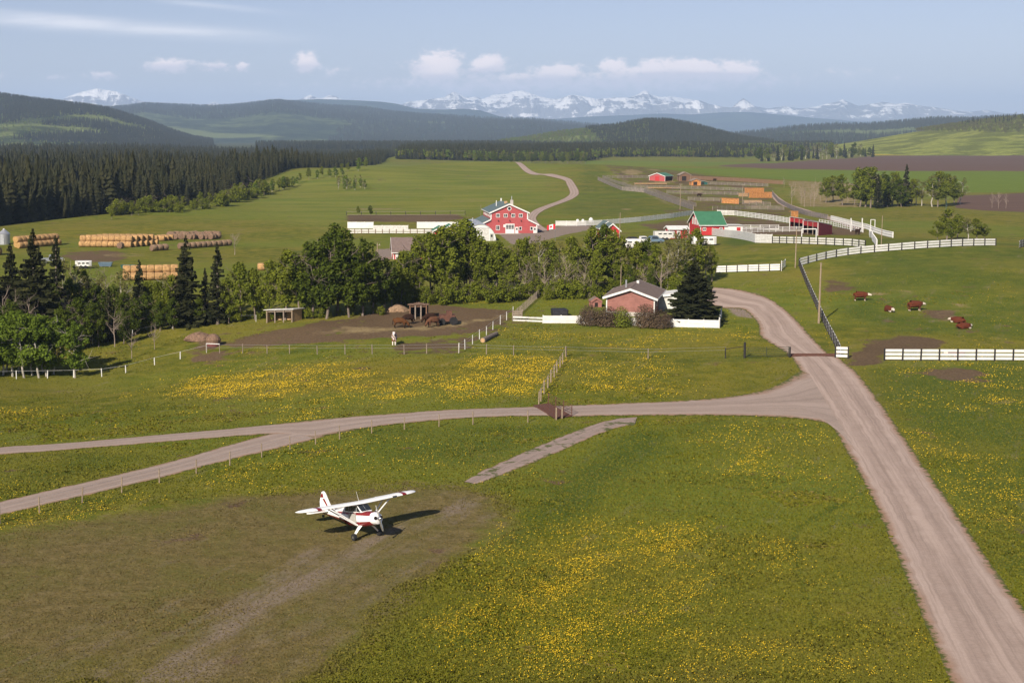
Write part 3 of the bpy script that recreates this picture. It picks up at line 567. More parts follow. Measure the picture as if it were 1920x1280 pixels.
def spruce(name, h, w, seed, levels=34, per=9, m=None, tiers=5, pw=.85):
    rng = np.random.default_rng(seed); mb = MB(); mb.tube((0, 0, -.4), (0, 0, h * .97), .014 * h + .04, .02, 7, caps=False)
    tm = mb.mesh(name + '_trunk', M['bark'], fix=False); V = []; lv = []
    for k in range(levels):
        q = k / (levels - 1); z = h * (.06 + .93 * q); L0 = w * .5 * (1 - q) ** pw * (1.0 if q > .08 else .75) + .12
        nb = max(5, int(per * (1 - q * .45)))
        for b in range(nb):
            th = rng.uniform(0, 6.28); L = L0 * rng.uniform(.65, 1.12); d = np.array([math.cos(th), math.sin(th), 0]); sd = np.array([-d[1], d[0], 0]); sh = rng.uniform(0, 1)
            droop = .32 + .2 * (1 - q); wd = .22 * L + .14
            for s in range(tiers):
                a, c = s / tiers, (s + 1.25) / tiers
                p0 = d * L * a + np.array([0, 0, z - droop * L * a + .28 * L * a * a]); p1 = d * L * c + np.array([0, 0, z - droop * L * c + .28 * L * c * c - .1 * L / tiers])
                wv = sd * wd * (1.05 - a * .75) * rng.uniform(.7, 1.2); sag = np.array([0, 0, -.35 * wd * rng.uniform(.5, 1.2)])
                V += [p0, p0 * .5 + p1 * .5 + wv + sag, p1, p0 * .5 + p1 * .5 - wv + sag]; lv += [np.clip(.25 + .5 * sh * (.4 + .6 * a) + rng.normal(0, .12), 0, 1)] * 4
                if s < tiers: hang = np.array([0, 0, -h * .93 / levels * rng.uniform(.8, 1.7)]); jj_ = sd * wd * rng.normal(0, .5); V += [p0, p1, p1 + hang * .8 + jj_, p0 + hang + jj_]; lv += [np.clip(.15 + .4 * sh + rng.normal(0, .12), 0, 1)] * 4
    V = np.array(V); F = np.arange(len(V)).reshape(-1, 4)
    V = np.vstack([V, [[0, 0, h], [.06, 0, h - .6], [0, .06, h - .6], [-.06, -.06, h - .6]]]); F = np.vstack([F, [[len(V) - 4, len(V) - 3, len(V) - 2, len(V) - 1]]]); lv += [.5] * 4
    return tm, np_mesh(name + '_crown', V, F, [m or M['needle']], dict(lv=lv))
def cheap_conifer(name, seed, w=.24, levels=8, per=7, trunk=True):
    """unit-height forest conifer, one mesh"""
    rng = np.random.default_rng(seed); V = []; F = []; lv = []
    for k in range(levels):
        q = k / levels; z = .10 + .9 * q; L0 = w * .5 * (1 - q) ** .8 + .008
        for b in range(per):
            th = 2 * math.pi * (b + rng.uniform(-.3, .3)) / per + k; L = L0 * rng.uniform(.7, 1.2); c, s = math.cos(th), math.sin(th); hw = L * .55; dz = .95 / levels
            i = len(V); V += [(0, 0, z + dz * 1.2), (c * L * .6 - s * hw, s * L * .6 + c * hw, z + dz * .05), (c * L, s * L, z - dz * .35), (c * L * .6 + s * hw, s * L * .6 - c * hw, z + dz * .05)]
            F.append((i, i + 1, i + 2, i + 3)); lv += [.55 + rng.normal(0, .1)] + list(np.clip(rng.normal(.42, .2, 3), 0, 1))
    if trunk:
        i = len(V); V += [(-.012, 0, -.03), (.012, 0, -.03), (.006, 0, .6), (-.006, 0, .6), (0, -.012, -.03), (0, .012, -.03), (0, .006, .6), (0, -.006, .6)]; F += [(i, i + 1, i + 2, i + 3), (i + 4, i + 5, i + 6, i + 7)]; lv += [.3] * 8
    return np_mesh(name, V, F, [M['needle_far']], dict(lv=lv))
def cheap_leafy(name, seed, m, w=.5, n=150, size=.06, trunk=.25):
    rng = np.random.default_rng(seed); u = rng.normal(0, 1, (n, 3)); u /= np.linalg.norm(u, axis=1, keepdims=True)
    nb = 6; bc = np.c_[rng.uniform(-.5, .5, nb) * w * .6, rng.uniform(-.5, .5, nb) * w * .6, rng.uniform(trunk + .12, .85, nb)]; i = rng.integers(0, nb, n)
    P = bc[i] + u * rng.uniform(.5, 1, n)[:, None] * np.array([w * .27, w * .27, .17]); V, F = rot_quads(P, size, u, rng, flat_=.5); lv = np.repeat(np.clip(rng.normal(.45, .25, n), 0, 1), 4)
    k = len(V); V = np.vstack([V, [(-.015, 0, -.03), (.015, 0, -.03), (.01, 0, .7), (-.01, 0, .7), (0, -.015, -.03), (0, .015, -.03), (0, .01, .7), (0, -.01, .7)]]); F = np.vstack([F, [[k, k + 1, k + 2, k + 3], [k + 4, k + 5, k + 6, k + 7]]])
    return np_mesh(name, V, F, [m, M['bark']], dict(lv=np.r_[lv, [.3] * 8]), mi=[0] * (len(F) - 2) + [1, 1])

rnd = random.Random(5)
KIND = {}
def kinds(key, fn, n):
    KIND[key] = [fn(i) for i in range(n)]
kinds('poplar', lambda i: broadleaf('poplar', 13, 6.2, 2.6, M['leaf_poplar'], M['bark'], 100 + i, 3600, .23, 46), 6)
kinds('dark', lambda i: broadleaf('dark_poplar', 14, 7.2, 1.6, M['leaf_dark'], M['bark'], 120 + i, 4400, .25, 54), 5)
kinds('aspen', lambda i: broadleaf('aspen', 9, 4.8, 1.2, M['leaf_aspen'], M['birch'], 140 + i, 3400, .18, 44), 4)
kinds('pale', lambda i: broadleaf('thin_poplar', 12, 5.2, 3.2, M['leaf_pale'], M['birch'], 160 + i, 1000, .18, 34), 4)
kinds('bush', lambda i: broadleaf('bush', 4, 5.2, .1, M['leaf_poplar'], M['bark'], 180 + i, 1800, .19, 30), 3)
kinds('bare', lambda i: bare_tree('bare_tree', 10, M['bare'], 200 + i), 4)
kinds('spruce', lambda i: spruce('spruce', 17, 6.6, 220 + i), 3)
kinds('slim', lambda i: spruce('slim_spruce', 14, 3.6, 240 + i, 30, 7), 3)
kinds('wide', lambda i: spruce('wide_spruce', 10.5, 10.6, 260 + i, 32, 16, pw=.62), 1)
BASEH = dict(poplar=13, dark=14, aspen=9, pale=12, bush=4, bare=10, spruce=17, slim=14, wide=10.5)
PARTN = {'bare': ('trunk', 'branches')}
def tree(kind, name, px, py, top, label, group=None, wide=1.0, vi=None, cat='tree'):
    """tree standing at pixel (px,py) on the ground, its top at pixel row top"""
    p = G(px, py); h = (py - top) * mpp(p); s = h / BASEH[kind]; v = KIND[kind]; tm, cm = v[rnd.randrange(len(v)) if vi is None else vi]
    r = thing(name, p, label, cat, group, rnd.uniform(0, 6.28)); r.scale = (s * wide, s * wide, s)
    link('trunk', tm, r); link('branches' if kind == 'bare' else 'crown', cm, r)
    return r
# --- the tall spruces above the left-hand aspens
LG = 'dark spruces at the edge of the hay yard'
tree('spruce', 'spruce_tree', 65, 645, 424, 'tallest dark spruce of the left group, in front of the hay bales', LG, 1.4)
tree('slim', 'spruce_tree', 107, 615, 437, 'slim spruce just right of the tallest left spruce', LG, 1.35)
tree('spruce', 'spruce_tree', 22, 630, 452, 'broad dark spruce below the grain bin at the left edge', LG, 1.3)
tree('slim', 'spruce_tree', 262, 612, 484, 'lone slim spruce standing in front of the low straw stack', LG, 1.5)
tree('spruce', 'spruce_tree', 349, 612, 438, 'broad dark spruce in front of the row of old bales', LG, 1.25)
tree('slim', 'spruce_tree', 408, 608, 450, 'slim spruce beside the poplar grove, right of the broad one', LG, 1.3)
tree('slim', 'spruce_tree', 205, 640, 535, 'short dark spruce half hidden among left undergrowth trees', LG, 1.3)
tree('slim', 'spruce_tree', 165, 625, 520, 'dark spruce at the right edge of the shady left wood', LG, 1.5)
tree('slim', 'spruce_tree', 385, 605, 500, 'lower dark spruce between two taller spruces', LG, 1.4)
tree('wide', 'spruce_tree', 1300, 606, 490, 'big broad spruce beside the salmon-sided house', None, 1.0)
# --- aspens lower left
for (x, y, tp, w) in [(6, 703, 588, 1.2), (24, 706, 580, 1.1), (46, 708, 586, 1.2), (62, 704, 583, 1.0), (74, 708, 590, 1.2), (88, 706, 588, 1.2), (-20, 704, 590, 1.2), (-45, 708, 585, 1.2), (36, 700, 580, 1.2), (100, 702, 592, 1.1), (12, 697, 585, 1.2), (80, 698, 586, 1.1)]:
    tree('aspen', 'aspen_tree', x, y, tp, 'bright green white-trunked aspen in the clump by the rope fence', 'aspens in the clump by the rope fence', w)
tree('aspen', 'aspen_tree', 141, 708, 600, 'single bright green aspen right of the aspen clump', None, 1.15)
for (x, y, tp, k) in [(55, 655, 545, 'bare'), (8, 650, 530, 'bare'), (125, 640, 545, 'bare'), (215, 650, 565, 'bare'), (247, 672, 610, 'bare'), (290, 655, 600, 'bare'), (152, 600, 480, 'bare'), (200, 600, 490, 'bare'), (440, 478, 430, 'bare')]:
    tree(k, 'bare_tree', x, y, tp, 'leafless grey tree among the spruces on the left' if x < 400 else 'leaning leafless tree on the slope by the old bales', 'leafless trees on the left' if x < 400 else None)
for (x, y, tp) in [(150, 655, 555), (170, 640, 560), (195, 625, 540), (115, 660, 570), (228, 625, 545), (180, 610, 530), (90, 640, 560), (-10, 620, 520), (-40, 640, 500), (135, 625, 520), (-70, 660, 560), (245, 612, 560), (160, 628, 535), (212, 612, 530), (255, 628, 556), (275, 618, 545), (300, 620, 560), (325, 618, 556), (140, 645, 560), (185, 650, 580), (232, 645, 578), (372, 612, 555), (60, 625, 540), (100, 620, 530), (265, 606, 530), (20, 655, 560), (-5, 665, 570)]:
    tree('dark', 'poplar_tree', x, y, tp, 'dark leafy poplar in the shady wood below the spruces', 'dark poplars below the spruces', 1.1)
for (x, y, tp) in [(120, 604, 482), (142, 606, 492), (176, 604, 502), (226, 606, 500), (240, 603, 508), (300, 602, 508), (332, 606, 512), (62, 600, 500), (30, 604, 510), (190, 608, 515)]:
    tree('pale', 'poplar_tree', x, y, tp, 'thin half-leafed poplar among the spruces below the hay yard', 'thin poplars below the hay yard')
for (x, y, tp) in [(300, 608, 525), (320, 612, 515), (160, 600, 505), (282, 600, 520)]:
    tree('poplar', 'poplar_tree', x, y, tp, 'green poplar between the lone slim spruce and the broad spruce', 'poplars between the spruces')
# --- big dark poplars behind the run-in shed
for (x, y, tp, w) in [(452, 602, 488, 1.1), (478, 600, 500, 1.), (505, 598, 482, 1.), (535, 600, 468, 1.1), (560, 598, 470, 1.1), (585, 597, 450, 1.1), (612, 598, 428, 1.05), (632, 590, 418, 1.1), (655, 595, 445, 1.), (680, 592, 440, 1.05), (700, 588, 470, 1.), (720, 584, 478, 1.1), (430, 606, 515, 1.), (735, 575, 500, 1.), (600, 590, 470, 1.), (665, 580, 470, 1.)]:
    tree('dark' if x > 540 else 'poplar', 'poplar_tree', x, y, tp, 'big dark poplar in the dense grove behind the run-in shed' if x > 540 else 'green poplar left of the run-in shed', 'poplars behind the run-in shed', w)
# --- belt through the middle, in front of barns
MB1 = [(752, 572, 470), (770, 566, 462), (790, 560, 440), (808, 562, 432), (828, 560, 424), (846, 556, 440), (862, 552, 430), (880, 552, 418), (898, 552, 440), (838, 554, 420), (855, 550, 413), (874, 552, 411), (912, 550, 452), (930, 552, 450), (945, 550, 458), (760, 555, 490), (820, 556, 450), (870, 545, 440), (920, 548, 470), (785, 570, 500), (840, 566, 500), (900, 558, 490), (952, 553, 480)]
for (x, y, tp) in MB1:
    tree('poplar', 'poplar_tree', x, y, tp, 'green poplar of the belt between horse paddock and white quonset', 'poplars of the belt below the quonset', 1.1)
MB2 = [(975, 552, 448, 'poplar'), (992, 552, 440, 'poplar'), (1010, 550, 436, 'pale'), (1030, 550, 445, 'poplar'), (1050, 548, 450, 'pale'), (1068, 550, 438, 'poplar'), (1088, 548, 445, 'pale'), (1108, 548, 425, 'poplar'), (1125, 545, 418, 'dark'), (1140, 545, 425, 'poplar'),
       (1000, 556, 480, 'pale'), (1040, 556, 490, 'pale'), (1075, 553, 490, 'poplar'), (1020, 556, 470, 'bare'), (985, 556, 478, 'bare'), (1060, 556, 470, 'bare'), (1095, 556, 480, 'bare'), (1118, 552, 470, 'poplar')]
for (x, y, tp, k) in MB2:
    tree(k, 'bare_tree' if k == 'bare' else 'poplar_tree', x, y, tp, {'bare': 'leafless pale tree in the belt behind the back garden', 'pale': 'thin half-leafed poplar in the belt behind the back garden'}.get(k, 'green poplar in the belt behind the back garden'), 'belt behind the back garden')
MB3 = [(1160, 545, 440, 'poplar'), (1178, 542, 455, 'pale'), (1195, 542, 450, 'poplar'), (1212, 540, 445, 'dark'), (1230, 545, 455, 'poplar'), (1250, 545, 445, 'pale'), (1268, 545, 430, 'pale'), (1285, 540, 425, 'pale'), (1305, 535, 428, 'poplar'), (1322, 530, 445, 'pale'), (1335, 528, 460, 'poplar'),
       (1205, 548, 490, 'bare'), (1240, 552, 470, 'bare'), (1262, 520, 455, 'bare'), (1180, 548, 500, 'dark'), (1222, 550, 500, 'dark'), (1275, 545, 480, 'dark'), (1150, 548, 490, 'poplar')]
for (x, y, tp, k) in MB3:
    tree(k, 'bare_tree' if k == 'bare' else 'poplar_tree', x, y, tp, {'bare': 'leafless tree standing close behind the salmon-sided house', 'pale': 'thin half-leafed poplar behind the salmon-sided house', 'dark': 'dark poplar close behind the salmon-sided house'}.get(k, 'green poplar behind the salmon-sided house'), 'trees behind the house')
# undergrowth along the belt foot
for i in range(34):
    x = 745 + i * 17.5 + rnd.uniform(-6, 6); y = 572 - (x - 745) * .035 + rnd.uniform(-8, 3)
    if 1125 < x < 1260: y -= 12
    tree('bush', 'bush', x, y, y - rnd.uniform(22, 40), 'low leafy bush at the foot of the tree belt', 'bushes at the foot of the tree belt', 1.1, cat='bush')
for i in range(15):
    x = 425 + i * 21 + rnd.uniform(-6, 6); tree('bush', 'bush', x, 603 - (x - 425) * .05 + rnd.uniform(-3, 2), 575 + rnd.uniform(-8, 6), 'low leafy bush under the poplars by the run-in shed', 'bushes under the poplars by the run-in shed', cat='bush')
for i in range(10):
    tree('bush', 'bush', -30 + i * 33 + rnd.uniform(-8, 8), 668 - i * 5 + rnd.uniform(-5, 5), 632 - i * 5, 'dark low bush in the dip below the spruces', 'bushes in the dip below the spruces', 1.2, cat='bush')
# lilac-brown shrubs in front of the house
for (x, y, tp, w, l) in [(1105, 610, 572, .95, 'leftmost brown budding shrub before the white garden fence'), (1140, 612, 574, 1.05, 'brown budding shrub under the left corner of the house'), (1165, 613, 578, .9, 'darker green-brown shrub before the house wall'), (1210, 614, 574, .9, 'brown budding shrub before the right half of the house wall'), (1238, 615, 578, .95, 'rightmost brown budding shrub beside the big spruce')]:
    p = G(x, y); h = (y - tp) * mpp(p); rng = np.random.default_rng(int(x)); mb = MB()
    for k in range(26):
        th = rng.uniform(0, 6.28); limbs(mb, (rng.normal(0, .15), rng.normal(0, .15), -.1), (math.cos(th) * .55, math.sin(th) * .55, 1), h * rng.uniform(.5, .62), .022, 2, rng, 3, .45, 4, .35)
    r = thing('shrub', p, l, 'shrub', 'brown shrubs in front of the house'); r.scale = (1.35 * w, 1.25 * w, 1.12 * (.85 + .3 * rng.random()))
    link('stems', mb.mesh('shrub_stems', M['twig'], fix=False), r); n = 2600
    u = rng.normal(0, 1, (n, 3)); u /= np.linalg.norm(u, axis=1, keepdims=True); u[:, 2] = np.abs(u[:, 2])
    P = u * rng.uniform(.35, 1, n)[:, None] ** .6 * np.array([h * .52, h * .52, h * .92]) + np.array([0, 0, .15]); V, F = rot_quads(P, .085, u, rng)
    link('crown', np_mesh('shrub_crown', V, F, [M['leaf_poplar'] if 'green' in l else M['twig_leaf']], dict(lv=np.repeat(rng.uniform(0, 1, n), 4))), r)
# --- right-hand copse by the fields
for (x, y, tp, k) in [(1548, 380, 330, 'poplar'), (1562, 378, 328, 'poplar'), (1580, 385, 325, 'poplar'), (1612, 388, 310, 'poplar'), (1622, 388, 310, 'dark'), (1632, 390, 314, 'poplar'), (1645, 391, 325, 'slim'), (1655, 388, 322, 'dark'), (1672, 386, 322, 'poplar'), (1664, 388, 330, 'slim'), (1684, 387, 335, 'dark'), (1698, 386, 307, 'slim'), (1708, 386, 335, 'poplar'), (1718, 385, 335, 'pale'),
                      (1728, 386, 338, 'pale'), (1748, 388, 325, 'pale'), (1758, 388, 322, 'poplar'), (1775, 386, 325, 'poplar'), (1790, 384, 328, 'poplar'), (1800, 383, 332, 'pale'), (1602, 384, 345, 'poplar'), (1690, 388, 345, 'dark')]:
    tree(k, 'spruce_tree' if k == 'slim' else 'poplar_tree', x, y, tp, 'tallest dark spruce of the copse below the ploughed field' if x == 1698 else 'dark spruce among the poplars of the copse below the ploughed field' if k == 'slim' else 'poplar in the copse below the ploughed field', None if x == 1698 else 'copse below the ploughed field', 1.3)
for (x, y, tp) in [(1484, 385, 338), (1502, 384, 342), (1508, 388, 345), (1520, 386, 340), (1526, 388, 336), (1538, 378, 334), (1470, 352, 330), (1860, 390, 358), (1872, 391, 355), (1886, 391, 360), (1590, 380, 330)]:
    tree('bare', 'bare_tree', x, y, tp, 'thin leafless aspen beside the cattle pens' if x < 1700 else 'thin leafless tree before the lower ploughed field', 'thin leafless aspens on the right', .7)
for (x, y, tp, w) in [(1775, 450, 392, 1.), (1795, 448, 402, 1.), (1815, 450, 408, 1.1), (1832, 450, 408, 1.), (1757, 452, 415, 1.), (1845, 450, 420, 1.), (1785, 452, 420, 1.)]:
    tree('poplar' if w == 1. else 'pale', 'poplar_tree', x, y, tp, 'round leafy tree in the small clump behind the white pasture fence', 'clump behind the white pasture fence', 1.7)
tree('poplar', 'small_tree', 672, 404, 386, 'left of two small round trees behind the riding arena', None, 1.1); tree('dark', 'small_tree', 695, 404, 384, 'right of two small round trees behind the riding arena', None, 1.1)
# --- far belts on the plateau
for i in range(26):
    x = 890 + i * 8.2 + rnd.uniform(-3, 3); tree('dark' if i % 3 else 'poplar', 'poplar_tree', x, 306 + rnd.uniform(-1.5, 1), 284 + rnd.uniform(-2, 4), 'small dark poplar in the distant belt above the hill road', 'distant belt above the hill road', 1.15)
for i in range(40):
    x = 1425 + i * 5.4 + rnd.uniform(-3, 3); y = 303 - (x - 1425) * .045 + rnd.uniform(-2, 1.5); k = rnd.choice(['slim', 'slim', 'dark', 'pale', 'poplar'])
    tree(k, 'spruce_tree' if k == 'slim' else 'poplar_tree', x, y, y - rnd.uniform(17, 31), {'slim': 'dark spruce', 'dark': 'dark poplar', 'pale': 'thin poplar', 'poplar': 'green poplar'}[k] + ' in the distant wood above the ploughed field', 'distant wood above the ploughed field', 1.25)
tree('poplar', 'poplar_tree', 1398, 292, 277, 'lone round green tree before the distant woods', None, 1.2)
for i in range(18):
    x = 632 + rnd.uniform(0, 58); yy = 354 + rnd.uniform(-4, 3); tree('pale' if i % 3 else 'aspen', 'poplar_tree', x, yy, yy - rnd.uniform(15, 25), 'thin aspen in the row along the meadow bluff', 'aspens along the meadow bluff', .9)
for i in range(40):
    q = i / 39; x = 215 + q * 330 + rnd.uniform(-8, 8); y = np.interp(x, [b[0] for b in BLUFF], [b[1] for b in BLUFF]) + rnd.uniform(-1, 7)
    tree('bush' if rnd.random() < .6 else 'poplar', 'bush', x, y, y - rnd.uniform(16, 34), 'leafy bush on the brink of the forested valley', 'bushes on the valley brink', 1.1, cat='bush')
for i in range(26):
    x = 445 + i * 9.6 + rnd.uniform(-14, 14); y = np.interp(x, [b[0] for b in BLUFF], [b[1] for b in BLUFF]) + rnd.uniform(-3, 5); tree('aspen' if i % 2 else 'poplar', 'aspen_tree', x, y, y - rnd.uniform(13, 27), 'light green aspen on the bluff above the dark forest', 'light aspens on the bluff', 1.1)

# --- forests: the 300 nearest conifers are things, the mass behind them is stuff
CON = [cheap_conifer('conifer', 300 + i, .30 + .07 * (i % 3), 11, 9) for i in range(6)]
CONF = [cheap_conifer('far_conifer', 320 + i, .30, 5, 5, False) for i in range(3)]
LEA = [cheap_leafy('far_aspen', 330 + i, M['leaf_poplar'] if i < 2 else M['leaf_pale'] if i < 3 else M['leaf_aspen']) for i in range(4)]
def scatter(name, pts, scales, meshes, label, kind='stuff'):
    """one object whose geometry nodes put one of the meshes on every point"""
    col = bpy.data.collections.new(name + '_source')
    for m in meshes:
        o = bpy.data.objects.new(name + '_source', m); col.objects.link(o)
    me = bpy.data.meshes.new(name); me.vertices.add(len(pts)); me.vertices.foreach_set('co', np.asarray(pts, np.float32).ravel())
    me.attributes.new('sz', 'FLOAT', 'POINT').data.foreach_set('value', np.asarray(scales, np.float32))
    ob = link(name, me); ng = bpy.data.node_groups.new(name, 'GeometryNodeTree')
    ng.interface.new_socket('Geometry', in_out='INPUT', socket_type='NodeSocketGeometry'); ng.interface.new_socket('Geometry', in_out='OUTPUT', socket_type='NodeSocketGeometry')
    n = ng.nodes; l = ng.links; gi, go = n.new('NodeGroupInput'), n.new('NodeGroupOutput'); iop = n.new('GeometryNodeInstanceOnPoints')
    ci = n.new('GeometryNodeCollectionInfo'); ci.inputs['Collection'].default_value = col; ci.inputs['Separate Children'].default_value = True; ci.inputs['Reset Children'].default_value = True
    rv = n.new('FunctionNodeRandomValue'); rv.data_type = 'FLOAT'; rv.inputs[2].default_value = 0; rv.inputs[3].default_value = 6.28
    cz = n.new('ShaderNodeCombineXYZ'); na_ = n.new('GeometryNodeInputNamedAttribute'); na_.data_type = 'FLOAT'; na_.inputs[0].default_value = 'sz'
    ri = n.new('FunctionNodeRandomValue'); ri.data_type = 'INT'; ri.inputs[4].default_value = 0; ri.inputs[5].default_value = len(meshes) - 1; ri.inputs['Seed'].default_value = 7
    l.new(gi.outputs[0], iop.inputs['Points']); l.new(ci.outputs[0], iop.inputs['Instance']); iop.inputs['Pick Instance'].default_value = True
    l.new(ri.outputs[2], iop.inputs['Instance Index']); l.new(rv.outputs[1], cz.inputs[2]); l.new(cz.outputs[0], iop.inputs['Rotation']); l.new(na_.outputs[0], iop.inputs['Scale'])
    l.new(iop.outputs[0], go.inputs[0]); ob.modifiers.new('scatter', 'NODES').node_group = ng
    return tag(ob, label, 'forest', kind=kind)
rng = np.random.default_rng(77)
# valley forest
vpts = []
N = 60000; D_ = np.sqrt(rng.uniform(400 ** 2, 2450 ** 2, N)); A2 = np.arctan((rng.uniform(-260, 800, N) - CX) / FPX); X, Y = D_ * np.tan(A2), D_
s = sdf(VALLEY, X, Y); fld = fbm2(X, Y, 5, .006, 3)
k = (s > 12) & (rng.uniform(0, 1, N) < np.where(D_ < 1000, 1., .55)) & ~((fld > 1.25) & (D_ > 1100)); X, Y, s = X[k], Y[k], s[k]
Z = H(X, Y) - .3; hh = rng.normal(19, 4.2, len(X)).clip(8, 29) * np.clip(.55 + s / 90, .55, 1)
hh = hh * np.interp(CX + FPX * X / Y, [0, 250, 420, 700], [1., .95, .75, .62]); o = np.argsort(np.hypot(X, Y)); X, Y, Z, hh = X[o], Y[o], Z[o], hh[o]
near = []
for i in range(len(X)):
    px, py = proj((X[i], Y[i], Z[i] + hh[i]))
    if -15 < px < 600 and len(near) < 300 and rng.random() < .55: near.append(i)
    if len(near) >= 300: break
for i in near:
    c = link('conifer_tree', CON[i % 6], None, (X[i], Y[i], Z[i]), (0, 0, rng.uniform(0, 6.28)), (hh[i],) * 3)
    tag(c, 'dark conifer in the near edge of the forest filling the valley', 'tree', 'conifers at the near edge of the valley forest')
rest = np.setdiff1d(np.arange(len(X)), near)
lea = (fbm2(X[rest], Y[rest], 9, .004, 3) > .75) & (np.hypot(X[rest], Y[rest]) > 1250)
q = rest[~lea]; scatter('valley_forest', np.c_[X[q], Y[q], Z[q]], hh[q], CON, 'dark conifer forest filling the valley on the left')
q = rest[lea]; scatter('valley_aspen_woods', np.c_[X[q], Y[q], Z[q]], hh[q] * .6, LEA, 'light green aspen woods between the valley conifers')
# conifer belt behind the plateau meadows
N = 26000; pxs_ = rng.uniform(480, 1560, N); D_ = 1500 + 2000 * rng.uniform(0, 1, N) ** 1.6; X, Y = D_ * (pxs_ - CX) / FPX, D_
edge = np.interp(pxs_, [480, 700, 740, 880, 1100, 1140, 1400, 1560], [1500, 1500, 1500, 1480, 1560, 1750, 1850, 2500]); k = (D_ > edge) & (sdf(VALLEY, X, Y) < 0); X, Y, D_, pxs_ = X[k], Y[k], D_[k], pxs_[k]
fr = (D_ - edge[k]) < 220; hh = np.where(fr, rng.uniform(9, 15, len(X)), rng.uniform(12, 19, len(X))); lf = (fr & (rng.uniform(0, 1, len(X)) < .5)) | (fbm2(X, Y, 4, .003, 3) > 1.0)
Z = H(X, Y) - .2
scatter('conifer_belt', np.c_[X, Y, Z][~lf], hh[~lf], CON, 'dark conifer belt behind the plateau meadows')
scatter('aspen_belt', np.c_[X, Y, Z][lf], hh[lf] * .8, LEA, 'thin aspen fringe before the dark conifer belt')
def on_hill(grid, n, seed, cond, hmin, hmax, name, meshes, label, vmax=.75):
    rng = np.random.default_rng(seed); x, y, z = grid; nv, nu = x.shape; vi = rng.uniform(0, (nv - 1) * vmax, n); ui = rng.uniform(0, nu - 1.001, n); a, b = vi.astype(int), ui.astype(int); fa, fb = vi - a, ui - b
    L = lambda g: (g[a, b] * (1 - fa) * (1 - fb) + g[a + 1, b] * fa * (1 - fb) + g[a, b + 1] * (1 - fa) * fb + g[a + 1, b + 1] * fa * fb)
    X, Y, Z = L(x), L(y), L(z); k = cond(X, Y, Z, ui / nu) & (Z > -11); X, Y, Z = X[k], Y[k], Z[k]
    scatter(name, np.c_[X, Y, Z - .5], rng.uniform(hmin, hmax, len(X)), meshes, label)
dense = lambda s, f, th: (lambda X, Y, Z, u: fbm2(X, Y, s, f, 4) > th)
on_hill(GA, 30000, 1, dense(41, .0035, -.5), 11, 19, 'hill_forest', CONF, 'conifer forest covering the steep hill on the left')
on_hill(GA, 4000, 11, lambda X, Y, Z, u: fbm2(X, Y, 41, .0035, 4) < -.1, 6, 10, 'hill_aspen_woods', LEA, 'light aspen patches on the steep hill on the left')
on_hill(GD, 11000, 2, lambda X, Y, Z, u: u > .42 + .1 * np.sin(X / 60), 10, 16, 'knob_forest', CONF, 'conifer forest covering the round wooded knob')
on_hill(GD, 5000, 3, lambda X, Y, Z, u: u < .55, 7, 11, 'knob_aspen_woods', LEA, 'light aspen woods on the left flank of the round knob')
on_hill(GB, 42000, 4, dense(43, .0016, -.3), 15, 26, 'far_hill_forest', CONF, 'hazy conifer forest on the far hills')
on_hill(GE, 14000, 5, dense(44, .002, -.4), 12, 20, 'far_ridge_forest', CONF, 'hazy conifer forest on the far right ridge')
on_hill(GF, 9000, 6, lambda X, Y, Z, u: (Z > 34 - 20 * (u - .3)) & (u > .2) & (fbm2(X, Y, 46, .008, 3) > .0), 6, 10, 'hilltop_aspen_woods', [LEA[2], LEA[2], LEA[0]], 'brownish aspen woods on top of the green hill')
on_hill(GF, 1500, 7, lambda X, Y, Z, u: (Z > 46) & (u > .3) & (fbm2(X, Y, 47, .01, 3) > .3), 10, 15, 'hilltop_conifers', CONF, 'dark conifers on top of the green hill')
# ---------------------------------------------------------------- fences
UNIT = {}
def unit(kind, m):
    """shared 1 m box or 1 m rod along z, per material"""
    k = (kind, m.name)
    if k not in UNIT:
        mb = MB()
        if kind == 'box': mb.box((0, 0, 0), (1, 1, 1))
        elif kind == 'rod': mb.tube((0, 0, -.5), (0, 0, .5), .5, .5, 6)
        UNIT[k] = mb.mesh('%s_%s' % (kind, m.name), m, smooth=(kind == 'rod'))
    return UNIT[k]
def beam(parent, name, m, a, b, w, h, kind='box'):
    """part between two world points: box w (across) x h (up), or a rod"""
    a, b = Vector(a), Vector(b); d = b - a; o = parent.location
    if kind == 'rod':
        q = d.to_track_quat('Z', 'Y').to_euler(); return link(name, unit('rod', m), parent, (a + b) / 2 - o, q, (w, w, d.length))
    rz = math.atan2(d.y, d.x); ry = -math.asin(max(-1, min(1, d.z / max(d.length, 1e-6))))
    return link(name, unit('box', m), parent, (a + b) / 2 - o, Euler((0, ry, rz), 'XYZ'), (d.length, w, h))
def resample(P, step=None, n=None):
    P = [Vector((p[0], p[1], 0)) for p in P]; s = [0]
    for a, b in zip(P, P[1:]): s.append(s[-1] + (b - a).length)
    n = n or max(1, round(s[-1] / step)); out = []
    for i in range(n + 1):
        q = s[-1] * i / n; k = min(max(j for j in range(len(s)) if s[j] <= q + 1e-9), len(P) - 2); t = (q - s[k]) / (s[k + 1] - s[k]); p = P[k].lerp(P[k + 1], t); out.append(on(p.x, p.y))
    return out
